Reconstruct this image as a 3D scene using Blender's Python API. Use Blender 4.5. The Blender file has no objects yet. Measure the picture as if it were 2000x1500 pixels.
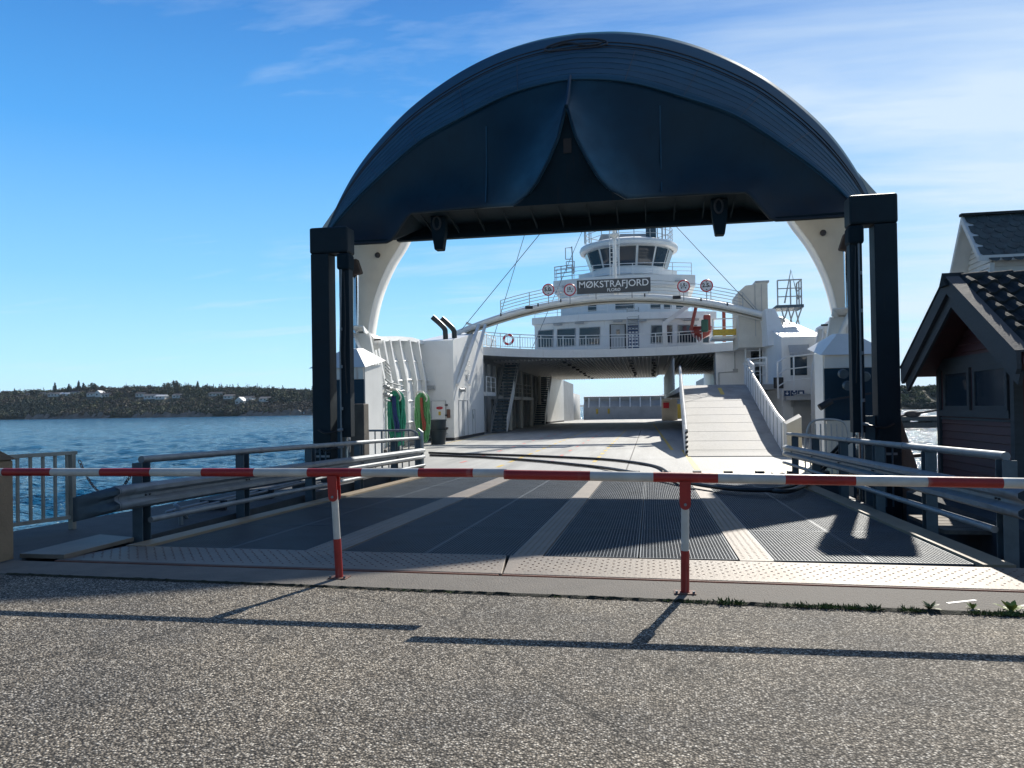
import bpy, bmesh, math, random
import numpy as np
from math import radians as R, sin, cos, pi
from mathutils import Vector as V, Matrix

# ------------------------------------------------------------------ camera
YAW, PIT, ROLL, FPX, SHIFT = R(10.2), R(0.6), R(0.9), 1500.0, 30.0
CAMLOC = V((0, 0, 1.6))
cf = V((-sin(YAW)*cos(PIT), cos(YAW)*cos(PIT), sin(PIT)))
_r0 = V((cos(YAW), sin(YAW), 0)); _u0 = _r0.cross(cf)
cr = _r0*cos(ROLL) - _u0*sin(ROLL); cu = _u0*cos(ROLL) + _r0*sin(ROLL)
sc = bpy.context.scene
col = sc.collection
cd = bpy.data.cameras.new('camera'); cam = bpy.data.objects.new('camera', cd); col.objects.link(cam)
cam.matrix_world = Matrix(((cr.x, cu.x, -cf.x, 0), (cr.y, cu.y, -cf.y, 0), (cr.z, cu.z, -cf.z, 1.6), (0, 0, 0, 1)))
cd.sensor_width = 36; cd.lens = 36*FPX/2000; cd.shift_y = SHIFT/2000
cd.clip_start = 0.05; cd.clip_end = 20000
sc.camera = cam

def P(px, py, X=None, Y=None, Z=None):
    """world point seen at a spot of the photograph, on the plane where the thing really stands"""
    d = cf + cr*((px-1000)/FPX) - cu*((py-750-SHIFT)/FPX)
    t = (X/d.x) if X is not None else (Y/d.y) if Y is not None else (Z-1.6)/d.z
    return CAMLOC + d*t

# ------------------------------------------------------------------ light
SUN_EL, SUN_AZ = R(33.8), R(15.8)          # azimuth from +Y towards +X
w = bpy.data.worlds.new("World"); sc.world = w; w.use_nodes = True
nt = w.node_tree; nt.nodes.clear()
def N(t, **k):
    n = nt.nodes.new(t)
    for a, b in k.items(): setattr(n, a, b)
    return n
L = nt.links.new
out = N('ShaderNodeOutputWorld'); bg = N('ShaderNodeBackground'); bg.inputs[1].default_value = 0.085
sky = N('ShaderNodeTexSky', sky_type='NISHITA'); sky.sun_disc = False
sky.sun_elevation = SUN_EL; sky.sun_rotation = SUN_AZ
sky.air_density = 1.0; sky.dust_density = 0.35; sky.ozone_density = 3.0; sky.altitude = 0
# the photographed sky is bluer than the model's: grade it by height above the horizon
tc = N('ShaderNodeTexCoord'); sep = N('ShaderNodeSeparateXYZ'); L(tc.outputs['Generated'], sep.inputs[0])
gr = N('ShaderNodeValToRGB'); L(sep.outputs[2], gr.inputs[0]); ge = gr.color_ramp.elements
ge[0].position = 0.0; ge[0].color = (.50, .76, .93, 1); ge[1].position = 1.0; ge[1].color = (.006, .05, .20, 1)
for pos, c in ((.06, (.36, .67, .90)), (.16, (.20, .51, .84)), (.32, (.062, .31, .72)), (.55, (.012, .11, .40))):
    x = ge.new(pos); x.color = (*c, 1)
bk = N('ShaderNodeMapRange'); L(sep.outputs[1], bk.inputs[0]); bk.inputs[1].default_value = -.3; bk.inputs[2].default_value = .6; bk.inputs[3].default_value = 5.8; bk.inputs[4].default_value = 13.5
gs = N('ShaderNodeVectorMath', operation='SCALE'); L(gr.outputs[0], gs.inputs[0]); L(bk.outputs[0], gs.inputs['Scale'])
ds = N('ShaderNodeMix', data_type='RGBA'); ds.inputs[0].default_value = .86; L(sky.outputs[0], ds.inputs[6]); L(gs.outputs[0], ds.inputs[7])
hs = ds
# thin cirrus: noise on a plane high above the place
mz = N('ShaderNodeMath', operation='MAXIMUM'); L(sep.outputs[2], mz.inputs[0]); mz.inputs[1].default_value = 0.03
mzz = N('ShaderNodeMath', operation='ADD'); L(mz.outputs[0], mzz.inputs[0]); mzz.inputs[1].default_value = 0.10
dx = N('ShaderNodeMath', operation='DIVIDE'); L(sep.outputs[0], dx.inputs[0]); L(mzz.outputs[0], dx.inputs[1])
dy = N('ShaderNodeMath', operation='DIVIDE'); L(sep.outputs[1], dy.inputs[0]); L(mzz.outputs[0], dy.inputs[1])
cb = N('ShaderNodeCombineXYZ'); L(dx.outputs[0], cb.inputs[0]); L(dy.outputs[0], cb.inputs[1])
mp = N('ShaderNodeMapping'); mp.inputs['Rotation'].default_value = (0, 0, R(-28)); mp.inputs['Scale'].default_value = (0.45, 1.5, 1)
L(cb.outputs[0], mp.inputs[0])
n1 = N('ShaderNodeTexNoise'); n1.inputs['Scale'].default_value = 1.7; n1.inputs['Detail'].default_value = 9; n1.inputs['Roughness'].default_value = 0.6; n1.inputs['Distortion'].default_value = 0.35
L(mp.outputs[0], n1.inputs['Vector'])
n2 = N('ShaderNodeTexNoise'); n2.inputs['Scale'].default_value = 0.75; n2.inputs['Detail'].default_value = 4
L(cb.outputs[0], n2.inputs['Vector'])
# more cloud towards the sun side
az = N('ShaderNodeMapRange'); L(sep.outputs[0], az.inputs[0]); az.inputs[1].default_value = -0.32; az.inputs[2].default_value = 0.45; az.inputs[3].default_value = -0.17; az.inputs[4].default_value = 0.36
a1 = N('ShaderNodeMath', operation='ADD'); L(n1.outputs[0], a1.inputs[0]); L(az.outputs[0], a1.inputs[1])
a2 = N('ShaderNodeMath', operation='MULTIPLY_ADD'); L(n2.outputs[0], a2.inputs[0]); a2.inputs[1].default_value = 0.55; L(a1.outputs[0], a2.inputs[2])
cm = N('ShaderNodeMapRange'); L(a2.outputs[0], cm.inputs[0]); cm.inputs[1].default_value = 0.66; cm.inputs[2].default_value = 1.12; cm.inputs[3].default_value = 0.0; cm.inputs[4].default_value = 0.82
fr_ = N('ShaderNodeMapRange'); L(sep.outputs[1], fr_.inputs[0]); fr_.inputs[1].default_value = -.1; fr_.inputs[2].default_value = .6; fr_.inputs[3].default_value = .15
cf_ = N('ShaderNodeMath', operation='MULTIPLY'); L(cm.outputs[0], cf_.inputs[0]); L(fr_.outputs[0], cf_.inputs[1])
mix = N('ShaderNodeMix', data_type='RGBA'); L(cf_.outputs[0], mix.inputs[0]); L(ds.outputs[2], mix.inputs[6]); mix.inputs[7].default_value = (7.4, 8.6, 9.6, 1)
L(mix.outputs[2], bg.inputs[0]); L(bg.outputs[0], out.inputs[0])

sd = bpy.data.lights.new('sun', 'SUN'); sd.energy = 5.0; sd.angle = R(0.5); sd.color = (1, 0.945, 0.85)
so = bpy.data.objects.new('sun', sd); col.objects.link(so)
so.rotation_euler = V((sin(SUN_AZ)*cos(SUN_EL), cos(SUN_AZ)*cos(SUN_EL), sin(SUN_EL))).to_track_quat('Z', 'Y').to_euler()
sc.view_settings.view_transform = 'Standard'; sc.view_settings.look = 'None'
sc.view_settings.exposure = 0.32; sc.view_settings.gamma = 1
sc.render.engine = 'CYCLES'

# ------------------------------------------------------------------ materials
def material(name, c, rough=.5, metal=0, var=.12, vs=1.5, bump=0, bs=30, rust=0, rustc=(.22, .08, .03), spec=.5, stretch=(1, 1, 1), coat=0, grime=0):
    m = bpy.data.materials.new(name); m.use_nodes = True; t = m.node_tree; b = t.nodes['Principled BSDF']
    n = lambda ty: t.nodes.new(ty); l = t.links.new
    co = n('ShaderNodeTexCoord'); mpn = n('ShaderNodeMapping'); mpn.inputs['Scale'].default_value = stretch; l(co.outputs['Object'], mpn.inputs[0])
    no = n('ShaderNodeTexNoise'); no.inputs['Scale'].default_value = vs; no.inputs['Detail'].default_value = 7; no.inputs['Roughness'].default_value = .6; l(mpn.outputs[0], no.inputs['Vector'])
    mr = n('ShaderNodeMapRange'); l(no.outputs[0], mr.inputs[0]); mr.inputs[1].default_value = .28; mr.inputs[2].default_value = .72
    mx = n('ShaderNodeMix'); mx.data_type = 'RGBA'; l(mr.outputs[0], mx.inputs[0])
    mx.inputs[6].default_value = (*[v*(1-var) for v in c], 1); mx.inputs[7].default_value = (*[min(1, v*(1+var)) for v in c], 1)
    res = mx.outputs[2]
    if rust or grime:
        m2 = n('ShaderNodeMapping'); m2.inputs['Scale'].default_value = (5, 5, .55); l(co.outputs['Object'], m2.inputs[0])
        n2 = n('ShaderNodeTexNoise'); n2.inputs['Scale'].default_value = 1.3; n2.inputs['Detail'].default_value = 8; l(m2.outputs[0], n2.inputs['Vector'])
        r2 = n('ShaderNodeMapRange'); l(n2.outputs[0], r2.inputs[0]); r2.inputs[1].default_value = .60; r2.inputs[2].default_value = .74; r2.inputs[4].default_value = rust or grime
        x2 = n('ShaderNodeMix'); x2.data_type = 'RGBA'; l(r2.outputs[0], x2.inputs[0]); l(res, x2.inputs[6]); x2.inputs[7].default_value = (*(rustc if rust else [v*.55 for v in c]), 1)
        res = x2.outputs[2]
    l(res, b.inputs['Base Color'])
    rr = n('ShaderNodeMapRange'); l(no.outputs[0], rr.inputs[0]); rr.inputs[3].default_value = max(.03, rough-.1); rr.inputs[4].default_value = min(1, rough+.1); l(rr.outputs[0], b.inputs['Roughness'])
    b.inputs['Metallic'].default_value = metal; b.inputs['Specular IOR Level'].default_value = spec; b.inputs['Coat Weight'].default_value = coat
    if bump:
        nb = n('ShaderNodeTexNoise'); nb.inputs['Scale'].default_value = bs; nb.inputs['Detail'].default_value = 5; l(mpn.outputs[0], nb.inputs['Vector'])
        bp = n('ShaderNodeBump'); bp.inputs['Strength'].default_value = bump; bp.inputs['Distance'].default_value = .02; l(nb.outputs[0], bp.inputs['Height']); l(bp.outputs[0], b.inputs['Normal'])
    return m

M = {}
M['white'] = material('white_paint', (.81, .815, .80), .42, var=.06, vs=.9, bump=.14, bs=2.5, rust=.22, rustc=(.46, .40, .33))
M['whiterust'] = material('white_paint_rusty', (.70, .69, .66), .45, var=.08, vs=.9, bump=.12, bs=6, rust=.45, rustc=(.36, .2, .11))
M['offwhite'] = material('cream_paint', (.66, .62, .54), .5, var=.08, vs=1.4, bump=.1, bs=8, grime=.2)
M['navy'] = material('navy_hull_paint', (.005, .03, .054), .5, var=.22, vs=.6, bump=.1, bs=4, spec=.3, grime=.3)
M['band'] = material('navy_band_paint', (.026, .085, .14), .6, var=.25, vs=.9, bump=.1, bs=4, spec=.22, stretch=(.25, 1, 1.6), grime=.25)
M['bandlight'] = material('scuffed_lap_paint', (.055, .12, .17), .6, var=.5, vs=2, spec=.2)
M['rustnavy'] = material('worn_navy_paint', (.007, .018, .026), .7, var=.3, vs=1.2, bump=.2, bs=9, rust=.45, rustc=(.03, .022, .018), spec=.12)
M['greysteel'] = material('tower_paint', (.005, .016, .025), .55, var=.35, vs=1.3, bump=.15, bs=9, spec=.25, rust=.35, rustc=(.05, .04, .035))
M['galv'] = material('galvanised_steel', (.24, .26, .275), .55, metal=.45, var=.22, vs=5, bump=.1, bs=30)
M['galvdull'] = material('dull_galvanised_steel', (.085, .12, .145), .55, metal=.35, var=.2, vs=6, bump=.12, bs=30)
M['grate'] = material('grating_steel', (.080, .10, .12), .5, metal=.2, var=.25, vs=2)
M['girder'] = material('girder_steel', (.035, .035, .04), .7, var=.3, vs=2)
M['tread'] = material('tread_plate', (.18, .148, .118), .6, metal=.15, var=.3, vs=1.6, bump=.25, bs=40, rust=.45, rustc=(.10, .085, .075))
M['treadedge'] = material('edge_strip_plate', (.26, .20, .13), .65, var=.18, vs=2.5, bump=.3, bs=30)
M['rust'] = material('rusty_steel', (.17, .08, .055), .75, var=.3, vs=6, bump=.4, bs=40)
M['pinkrust'] = material('pinkish_steel_sill', (.5, .34, .26), .75, var=.2, vs=5, bump=.2, bs=30)
M['red'] = material('red_barrier_paint', (.34, .022, .018), .45, var=.2, vs=6, bump=.1, bs=20, rust=.5, rustc=(.5, .3, .26))
M['bwhite'] = material('white_barrier_paint', (.55, .54, .50), .42, var=.14, vs=5, bump=.08, bs=20, rust=.5, rustc=(.30, .26, .21))
M['dirtywhite'] = material('dirty_white_fence_paint', (.34, .32, .27), .6, var=.25, vs=4, rust=.5, rustc=(.16, .12, .08))
M['concrete'] = material('concrete', (.15, .133, .112), .85, var=.25, vs=3, bump=.6, bs=60)
M['quay'] = material('quay_tarmac', (.07, .075, .08), .9, var=.25, vs=3, bump=.6, bs=70)
M['beige'] = material('weathered_render', (.27, .19, .12), .8, var=.15, vs=3, bump=.3, bs=40)
M['deck'] = material('ferry_deck_paint', (.37, .37, .352), .7, var=.3, vs=.8, bump=.25, bs=14, grime=.3, stretch=(1.6, .13, 1))
M['ramp'] = material('car_ramp_paint', (.31, .306, .294), .7, var=.38, vs=.55, bump=.25, bs=9, grime=.5, stretch=(1.4, .8, 1), spec=.3)
M['yellow'] = material('yellow_paint', (.60, .42, .06), .6, var=.2, vs=6)
M['yellowdeck'] = material('yellow_deck_paint', (.66, .55, .3), .6, var=.15, vs=2, grime=.3)
M['redline'] = material('red_line_paint', (.6, .16, .13), .6, var=.2, vs=6)
M['black'] = material('black_rubber', (.012, .012, .014), .45, var=.2, vs=8)
M['blackpaint'] = material('black_paint', (.02, .022, .025), .4, var=.2, vs=8)
M['chrome'] = material('polished_rod', (.75, .76, .78), .12, metal=1, var=.05, vs=2)
M['glass'] = material('dark_window_glass', (.02, .035, .05), .06, var=.2, vs=.6, spec=.9)
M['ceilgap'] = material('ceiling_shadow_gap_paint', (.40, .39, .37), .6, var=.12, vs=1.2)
M['stemfit'] = material('brown_fitting', (.03, .018, .014), .7, var=.3)
M['ceiling'] = material('ceiling_paint', (.88, .86, .82), .6, var=.12, vs=1.2, grime=.3)
M['casing'] = material('car_deck_wall_paint', (.42, .43, .43), .55, var=.15, vs=.8, grime=.35)
M['sign'] = material('sign_grey', (.065, .07, .075), .45, var=.05)
M['lettering'] = material('lettering_white', (.85, .85, .84), .4, var=.03)
M['disc'] = material('sign_face_white', (.75, .77, .8), .4, var=.04)
M['ring'] = material('sign_ring_red', (.6, .03, .05), .4, var=.05)
M['ropegreen'] = material('teal_rope', (.025, .26, .17), .85, var=.35, vs=14, bump=.8, bs=60)
M['ropelight'] = material('light_green_rope', (.10, .30, .12), .85, var=.35, vs=14, bump=.8, bs=60)
M['ropeblue'] = material('navy_rope', (.015, .04, .15), .85, var=.3, vs=14, bump=.8, bs=60)
M['ropered'] = material('faded_red_strap', (.26, .055, .035), .85, var=.3, vs=14, bump=.5, bs=60)
M['maroon'] = material('maroon_boards', (.095, .032, .035), .6, var=.25, vs=3, bump=.2, bs=20, stretch=(1, .3, 6))
M['fasciawood'] = material('grey_painted_wood', (.055, .06, .066), .7, var=.25, vs=3, bump=.25, bs=25, stretch=(1, 1, 5))
M['tile'] = material('dark_roof_tile', (.035, .042, .045), .85, spec=.15, var=.35, vs=6, bump=.4, bs=30)
M['slate'] = material('slate', (.05, .075, .08), .6, var=.5, vs=5, bump=.4, bs=20)
M['boardwhite'] = material('white_boards', (.72, .72, .70), .5, var=.06, vs=2, bump=.1, bs=12)
M['orange'] = material('orange_red_paint', (.28, .04, .028), .4, var=.15, vs=3)
M['bluesign'] = material('blue_sign', (.02, .06, .16), .4, var=.05)
M['greenpaint'] = material('dark_green_paint', (.02, .10, .07), .5, var=.2)
M['bin'] = material('dark_bin_plastic', (.012, .025, .035), .4, var=.2, vs=4)
M['wood'] = material('weathered_wood', (.16, .13, .10), .8, var=.3, vs=5, bump=.4, bs=20)

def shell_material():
    """navy plating, rust tinged along its foot, a pale sky sheen painted beside the stem"""
    m = material('navy_plating_painted_sheen', (.004, .026, .046), .5, var=.3, vs=.7, bump=.12, bs=3, spec=.3, grime=.4)
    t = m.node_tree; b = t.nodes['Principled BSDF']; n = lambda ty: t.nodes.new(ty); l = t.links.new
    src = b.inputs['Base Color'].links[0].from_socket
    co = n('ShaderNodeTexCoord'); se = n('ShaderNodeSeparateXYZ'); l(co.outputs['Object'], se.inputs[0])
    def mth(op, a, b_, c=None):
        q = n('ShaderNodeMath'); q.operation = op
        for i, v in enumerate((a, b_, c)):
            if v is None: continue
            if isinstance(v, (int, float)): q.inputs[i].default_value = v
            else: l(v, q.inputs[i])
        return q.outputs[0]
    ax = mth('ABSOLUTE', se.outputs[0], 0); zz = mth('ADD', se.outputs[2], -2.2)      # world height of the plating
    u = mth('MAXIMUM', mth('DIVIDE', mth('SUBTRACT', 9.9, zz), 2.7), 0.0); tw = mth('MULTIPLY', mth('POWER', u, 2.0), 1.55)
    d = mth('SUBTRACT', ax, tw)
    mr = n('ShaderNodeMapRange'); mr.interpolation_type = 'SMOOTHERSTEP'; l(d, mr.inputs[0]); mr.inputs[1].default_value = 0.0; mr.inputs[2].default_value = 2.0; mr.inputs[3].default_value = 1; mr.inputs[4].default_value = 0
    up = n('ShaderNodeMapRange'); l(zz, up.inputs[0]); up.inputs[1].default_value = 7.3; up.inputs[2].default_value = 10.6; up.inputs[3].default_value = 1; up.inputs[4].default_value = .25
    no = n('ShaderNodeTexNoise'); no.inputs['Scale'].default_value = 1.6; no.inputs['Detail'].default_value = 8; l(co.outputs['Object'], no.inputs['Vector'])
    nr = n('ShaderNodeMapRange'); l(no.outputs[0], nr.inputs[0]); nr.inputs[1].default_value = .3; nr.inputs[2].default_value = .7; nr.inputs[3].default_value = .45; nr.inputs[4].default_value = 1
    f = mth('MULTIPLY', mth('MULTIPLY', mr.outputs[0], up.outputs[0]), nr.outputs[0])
    x = n('ShaderNodeMix'); x.data_type = 'RGBA'; l(f, x.inputs[0]); l(src, x.inputs[6]); x.inputs[7].default_value = (.045, .15, .23, 1)  # reflected sky sheen painted as pale blue, fading outboard and upward
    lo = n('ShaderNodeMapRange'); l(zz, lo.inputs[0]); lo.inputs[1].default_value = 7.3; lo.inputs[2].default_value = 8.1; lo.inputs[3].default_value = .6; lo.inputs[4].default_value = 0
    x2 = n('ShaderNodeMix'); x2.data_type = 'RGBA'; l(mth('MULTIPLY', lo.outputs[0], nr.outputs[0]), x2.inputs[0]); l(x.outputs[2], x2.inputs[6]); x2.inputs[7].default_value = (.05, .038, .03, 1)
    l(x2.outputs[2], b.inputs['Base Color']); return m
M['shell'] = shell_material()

# ------------------------------------------------------------------ mesh helpers
class MB:
    def __init__(s): s.v = []; s.f = []
    def add(s, vs, fs):
        o = len(s.v); s.v += [V(p) for p in vs]; s.f += [tuple(i+o for i in q) for q in fs]; return s
    def box(s, a, b):
        x0, y0, z0 = a; x1, y1, z1 = b
        return s.add([(x0, y0, z0), (x1, y0, z0), (x1, y1, z0), (x0, y1, z0), (x0, y0, z1), (x1, y0, z1), (x1, y1, z1), (x0, y1, z1)],
                     [(0, 3, 2, 1), (4, 5, 6, 7), (0, 1, 5, 4), (1, 2, 6, 5), (2, 3, 7, 6), (3, 0, 4, 7)])
    def hexa(s, p):
        return s.add(p, [(0, 3, 2, 1), (4, 5, 6, 7), (0, 1, 5, 4), (1, 2, 6, 5), (2, 3, 7, 6), (3, 0, 4, 7)])
    def prism(s, pts, vec):
        n = len(pts); vec = V(vec); a = [V(p) for p in pts]; b = [p+vec for p in a]
        return s.add(a+b, [tuple(reversed(range(n))), tuple(range(n, 2*n))]+[(i, (i+1) % n, n+(i+1) % n, n+i) for i in range(n)])
    def bar(s, a, b, w, h=None, up=(0, 0, 1)):
        a = V(a); b = V(b); h = h or w; d = (b-a).normalized(); up = V(up)
        if abs(d.dot(up)) > .98: up = V((0, 1, 0))
        x = d.cross(up).normalized()*w/2; z = x.cross(d).normalized()*h/2
        return s.hexa([a-x-z, a+x-z, b+x-z, b-x-z, a-x+z, a+x+z, b+x+z, b-x+z])
    def tube(s, pts, r, n=8, closed=False, caps=True):
        pts = [V(p) for p in pts]; m = len(pts); rs = r if isinstance(r, (list, tuple)) else [r]*m
        up = V((0, 0, 1)); rows = []; prev = None
        for i, p in enumerate(pts):
            if closed: d = pts[(i+1) % m]-pts[i-1]
            else: d = pts[min(i+1, m-1)]-pts[max(i-1, 0)]
            d.normalize()
            if prev is None:
                x = d.cross(up if abs(d.z) < .95 else V((0, 1, 0))).normalized()
            else:
                x = (prev-d*prev.dot(d)).normalized()
            prev = x; y = d.cross(x)
            rows.append([p+(x*cos(2*pi*k/n)+y*sin(2*pi*k/n))*rs[i] for k in range(n)])
        o = len(s.v)
        for rw in rows: s.v += rw
        for i in range(m if closed else m-1):
            j = (i+1) % m
            for k in range(n):
                s.f.append((o+i*n+k, o+i*n+(k+1) % n, o+j*n+(k+1) % n, o+j*n+k))
        if caps and not closed:
            s.f.append(tuple(o+k for k in reversed(range(n)))); s.f.append(tuple(o+(m-1)*n+k for k in range(n)))
        return s
    def grid(s, rows, close=False):
        o = len(s.v); n = len(rows[0])
        for r in rows: s.v += [V(p) for p in r]
        for i in range(len(rows)-1):
            for k in range(n if close else n-1):
                s.f.append((o+i*n+k, o+i*n+(k+1) % n, o+(i+1)*n+(k+1) % n, o+(i+1)*n+k))
        return s
    def lathe(s, c, prof, n=24, a0=0, a1=2*pi, sx=1, sy=1):
        full = abs(a1-a0-2*pi) < 1e-6; cnt = n if full else n+1
        rows = [[(c[0]+r*sx*cos(a0+(a1-a0)*k/n), c[1]+r*sy*sin(a0+(a1-a0)*k/n), c[2]+z) for k in range(cnt)] for r, z in prof]
        return s.grid(rows, close=full)
    def sphere(s, c, r, n=12, sx=1, sy=1, sz=1):
        return s.lathe(c, [(r*sin(pi*i/8)+1e-4, -r*sz*cos(pi*i/8)) for i in range(9)], n, sx=sx, sy=sy)
    def build(s, name, mat, parent=None, smooth=False, bevel=0, solid=0, auto=False, **tags):
        off = OFF.get(parent.name, V()) if parent else V()
        me = bpy.data.meshes.new(name); me.from_pydata([p-off for p in s.v], [], s.f); me.validate(); me.update()
        bm = bmesh.new(); bm.from_mesh(me); bmesh.ops.recalc_face_normals(bm, faces=bm.faces); bm.to_mesh(me); bm.free()
        o = bpy.data.objects.new(name, me); col.objects.link(o)
        mats = mat if isinstance(mat, (list, tuple)) else [mat]
        for mm in mats: me.materials.append(M[mm] if isinstance(mm, str) else mm)
        if parent: o.parent = parent
        OFF[o.name] = off
        if smooth or auto:
            for p in me.polygons: p.use_smooth = True
            if auto:
                me.set_sharp_from_angle(angle=R(40))
        if bevel:
            b = o.modifiers.new('b', 'BEVEL'); b.width = bevel; b.segments = 2; b.limit_method = 'ANGLE'
        if solid:
            b = o.modifiers.new('s', 'SOLIDIFY'); b.thickness = solid; b.offset = -1
        for k, v in tags.items(): o[k] = v
        return o
OFF = {}
def thing(name, label, cat, loc=(0, 0, 0), group=None, kind=None):
    o = bpy.data.objects.new(name, None); col.objects.link(o); o.location = loc; o.empty_display_size = .2
    OFF[o.name] = V(loc); o['label'] = label; o['category'] = cat
    if group: o['group'] = group
    if kind: o['kind'] = kind
    return o
def solo(mb, name, mat, label, cat, group=None, **k):
    lo = V((min(p.x for p in mb.v), min(p.y for p in mb.v), min(p.z for p in mb.v))); hi = V((max(p.x for p in mb.v), max(p.y for p in mb.v), lo.z))
    c = (lo+hi)/2; mb.v = [p-c for p in mb.v]
    o = mb.build(name, mat, None, **k); o.location = c; o['label'] = label; o['category'] = cat
    if group: o['group'] = group
    return o
def struct(mb, name, mat, label=None, **k):
    o = mb.build(name, mat, None, **k); o['kind'] = 'structure'
    if label: o['label'] = label
    return o
def text(mb, s, org, right, up, size, depth=.01, align='CENTER', bold=0):
    cu_ = bpy.data.curves.new('t', 'FONT'); cu_.body = s; cu_.size = size; cu_.extrude = depth; cu_.align_x = align; cu_.align_y = 'CENTER'; cu_.offset = bold
    ob = bpy.data.objects.new('t', cu_); col.objects.link(ob)
    dg = bpy.context.evaluated_depsgraph_get(); me = bpy.data.meshes.new_from_object(ob.evaluated_get(dg))
    right = V(right).normalized(); up = V(up).normalized(); nrm = right.cross(up)
    org = V(org)
    mb.add([org+right*v.co.x+up*v.co.y+nrm*v.co.z for v in me.vertices], [tuple(p.vertices) for p in me.polygons])
    bpy.data.objects.remove(ob); bpy.data.curves.remove(cu_); bpy.data.meshes.remove(me)
def lerp(a, b, t): return a+(b-a)*t
def resample(pts, n):
    pts = [V(p) for p in pts]; d = [0]
    for i in range(1, len(pts)): d.append(d[-1]+(pts[i]-pts[i-1]).length)
    res = []; j = 0
    for k in range(n):
        t = d[-1]*k/(n-1)
        while j < len(d)-2 and d[j+1] < t: j += 1
        res.append(pts[j].lerp(pts[j+1], (t-d[j])/max(1e-9, d[j+1]-d[j])))
    return res
def smoothpts(pts, n):
    """Catmull-Rom through points"""
    pts = [V(p) for p in pts]; res = []
    for i in range(len(pts)-1):
        p0 = pts[max(0, i-1)]; p1 = pts[i]; p2 = pts[i+1]; p3 = pts[min(len(pts)-1, i+2)]
        for k in range(n):
            t = k/n; res.append(.5*((2*p1)+(p2-p0)*t+(2*p0-5*p1+4*p2-p3)*t*t+(-p0+3*p1-3*p2+p3)*t**3))
    res.append(pts[-1]); return res
def rail(mb, pts, h, bars=(1.0,), post=1.5, rp=.025, rb=.02, n=6, balu=0):
    """a railing standing on a polyline: posts, horizontal rails at fractions of h, optional balusters"""
    pts = [V(p) for p in pts]; z = V((0, 0, h))
    for f in bars: mb.tube([p+z*f for p in pts], rp if f == 1 else rb, n)
    tot = sum((pts[i+1]-pts[i]).length for i in range(len(pts)-1)); k = max(2, round(tot/post)+1)
    for p in resample(pts, k): mb.tube([p, p+z], rp, n)
    if balu:
        k = max(2, round(tot/balu)+1); lo, hi = min(bars), max([b for b in bars if b < 1] or [1])
        for p in resample(pts, k): mb.bar(p+z*lo, p+z*hi, .03)
rnd = random.Random(4)

exec_parts = []
# ================================================================== SETTING
# ---- sea
def water_material():
    m = bpy.data.materials.new('sea_water'); m.use_nodes = True; t = m.node_tree; b = t.nodes['Principled BSDF']; n = lambda ty: t.nodes.new(ty); l = t.links.new
    b.inputs['Base Color'].default_value = (.004, .075, .15, 1); b.inputs['Roughness'].default_value = .14; b.inputs['IOR'].default_value = 1.33; b.inputs['Specular IOR Level'].default_value = .5
    co = n('ShaderNodeTexCoord'); prev = None
    for sc_, st, rot, dist, stg in ((.35, (1, 2.2, 1), 12, 1.6, 1), (1.3, (1, 2.2, 1), -9, .5, 1), (4.5, (1, 2.0, 1), 20, .12, 1)):
        mpn = n('ShaderNodeMapping'); mpn.inputs['Scale'].default_value = st; mpn.inputs['Rotation'].default_value = (0, 0, R(rot)); l(co.outputs['Object'], mpn.inputs[0])
        no = n('ShaderNodeTexNoise'); no.inputs['Scale'].default_value = sc_; no.inputs['Detail'].default_value = 3; no.inputs['Roughness'].default_value = .55; l(mpn.outputs[0], no.inputs['Vector'])
        bp = n('ShaderNodeBump'); bp.inputs['Distance'].default_value = dist; bp.inputs['Strength'].default_value = stg; l(no.outputs[0], bp.inputs['Height'])
        if prev: l(prev.outputs[0], bp.inputs['Normal'])
        prev = bp
    l(prev.outputs[0], b.inputs['Normal'])
    return m
WZ = -2.2
wm = water_material()
def sea_mesh():
    """open water with real waves: rings round the quay, finer close by"""
    rr = 3.0*np.exp(np.arange(0, 520)*.0163); th = np.radians(np.linspace(-66, 46, 1150))
    r, t = np.meshgrid(rr, th, indexing='ij'); x = r*np.sin(t); y = r*np.cos(t); z = np.zeros_like(x); cell = r*.010
    g = np.random.default_rng(5)
    for k in range(70):
        lam = .55*(22**(k/69.)); a = np.radians(g.normal(200, 32)); kx = 2*np.pi/lam*np.sin(a); ky = 2*np.pi/lam*np.cos(a)
        amp = .0095*lam**.75*(1 if lam < 5 else (5/lam)**1.2)
        ph = kx*x+ky*y+g.uniform(0, 6.28); w_ = np.exp(-(cell/lam*1.6)**2)
        z += amp*w_*(np.sin(ph)+.25*np.cos(2*ph))
    v = np.stack([x, y, z+WZ], -1).reshape(-1, 3); n, m = x.shape
    i = np.arange(n-1)[:, None]*m+np.arange(m-1)[None, :]; f = np.stack([i, i+1, i+m+1, i+m], -1).reshape(-1, 4).astype(np.int32)
    me = bpy.data.meshes.new('sea'); me.vertices.add(len(v)); me.vertices.foreach_set('co', v.ravel()); me.loops.add(f.size); me.loops.foreach_set('vertex_index', f.ravel()); me.polygons.add(len(f)); me.polygons.foreach_set('loop_start', np.arange(0, f.size, 4, dtype=np.int32)); me.polygons.foreach_set('use_smooth', np.ones(len(f), dtype=bool)); me.update(calc_edges=True)
    me.materials.append(wm); o = bpy.data.objects.new('sea', me); col.objects.link(o); o['kind'] = 'structure'; return o
sea_mesh()

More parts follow.
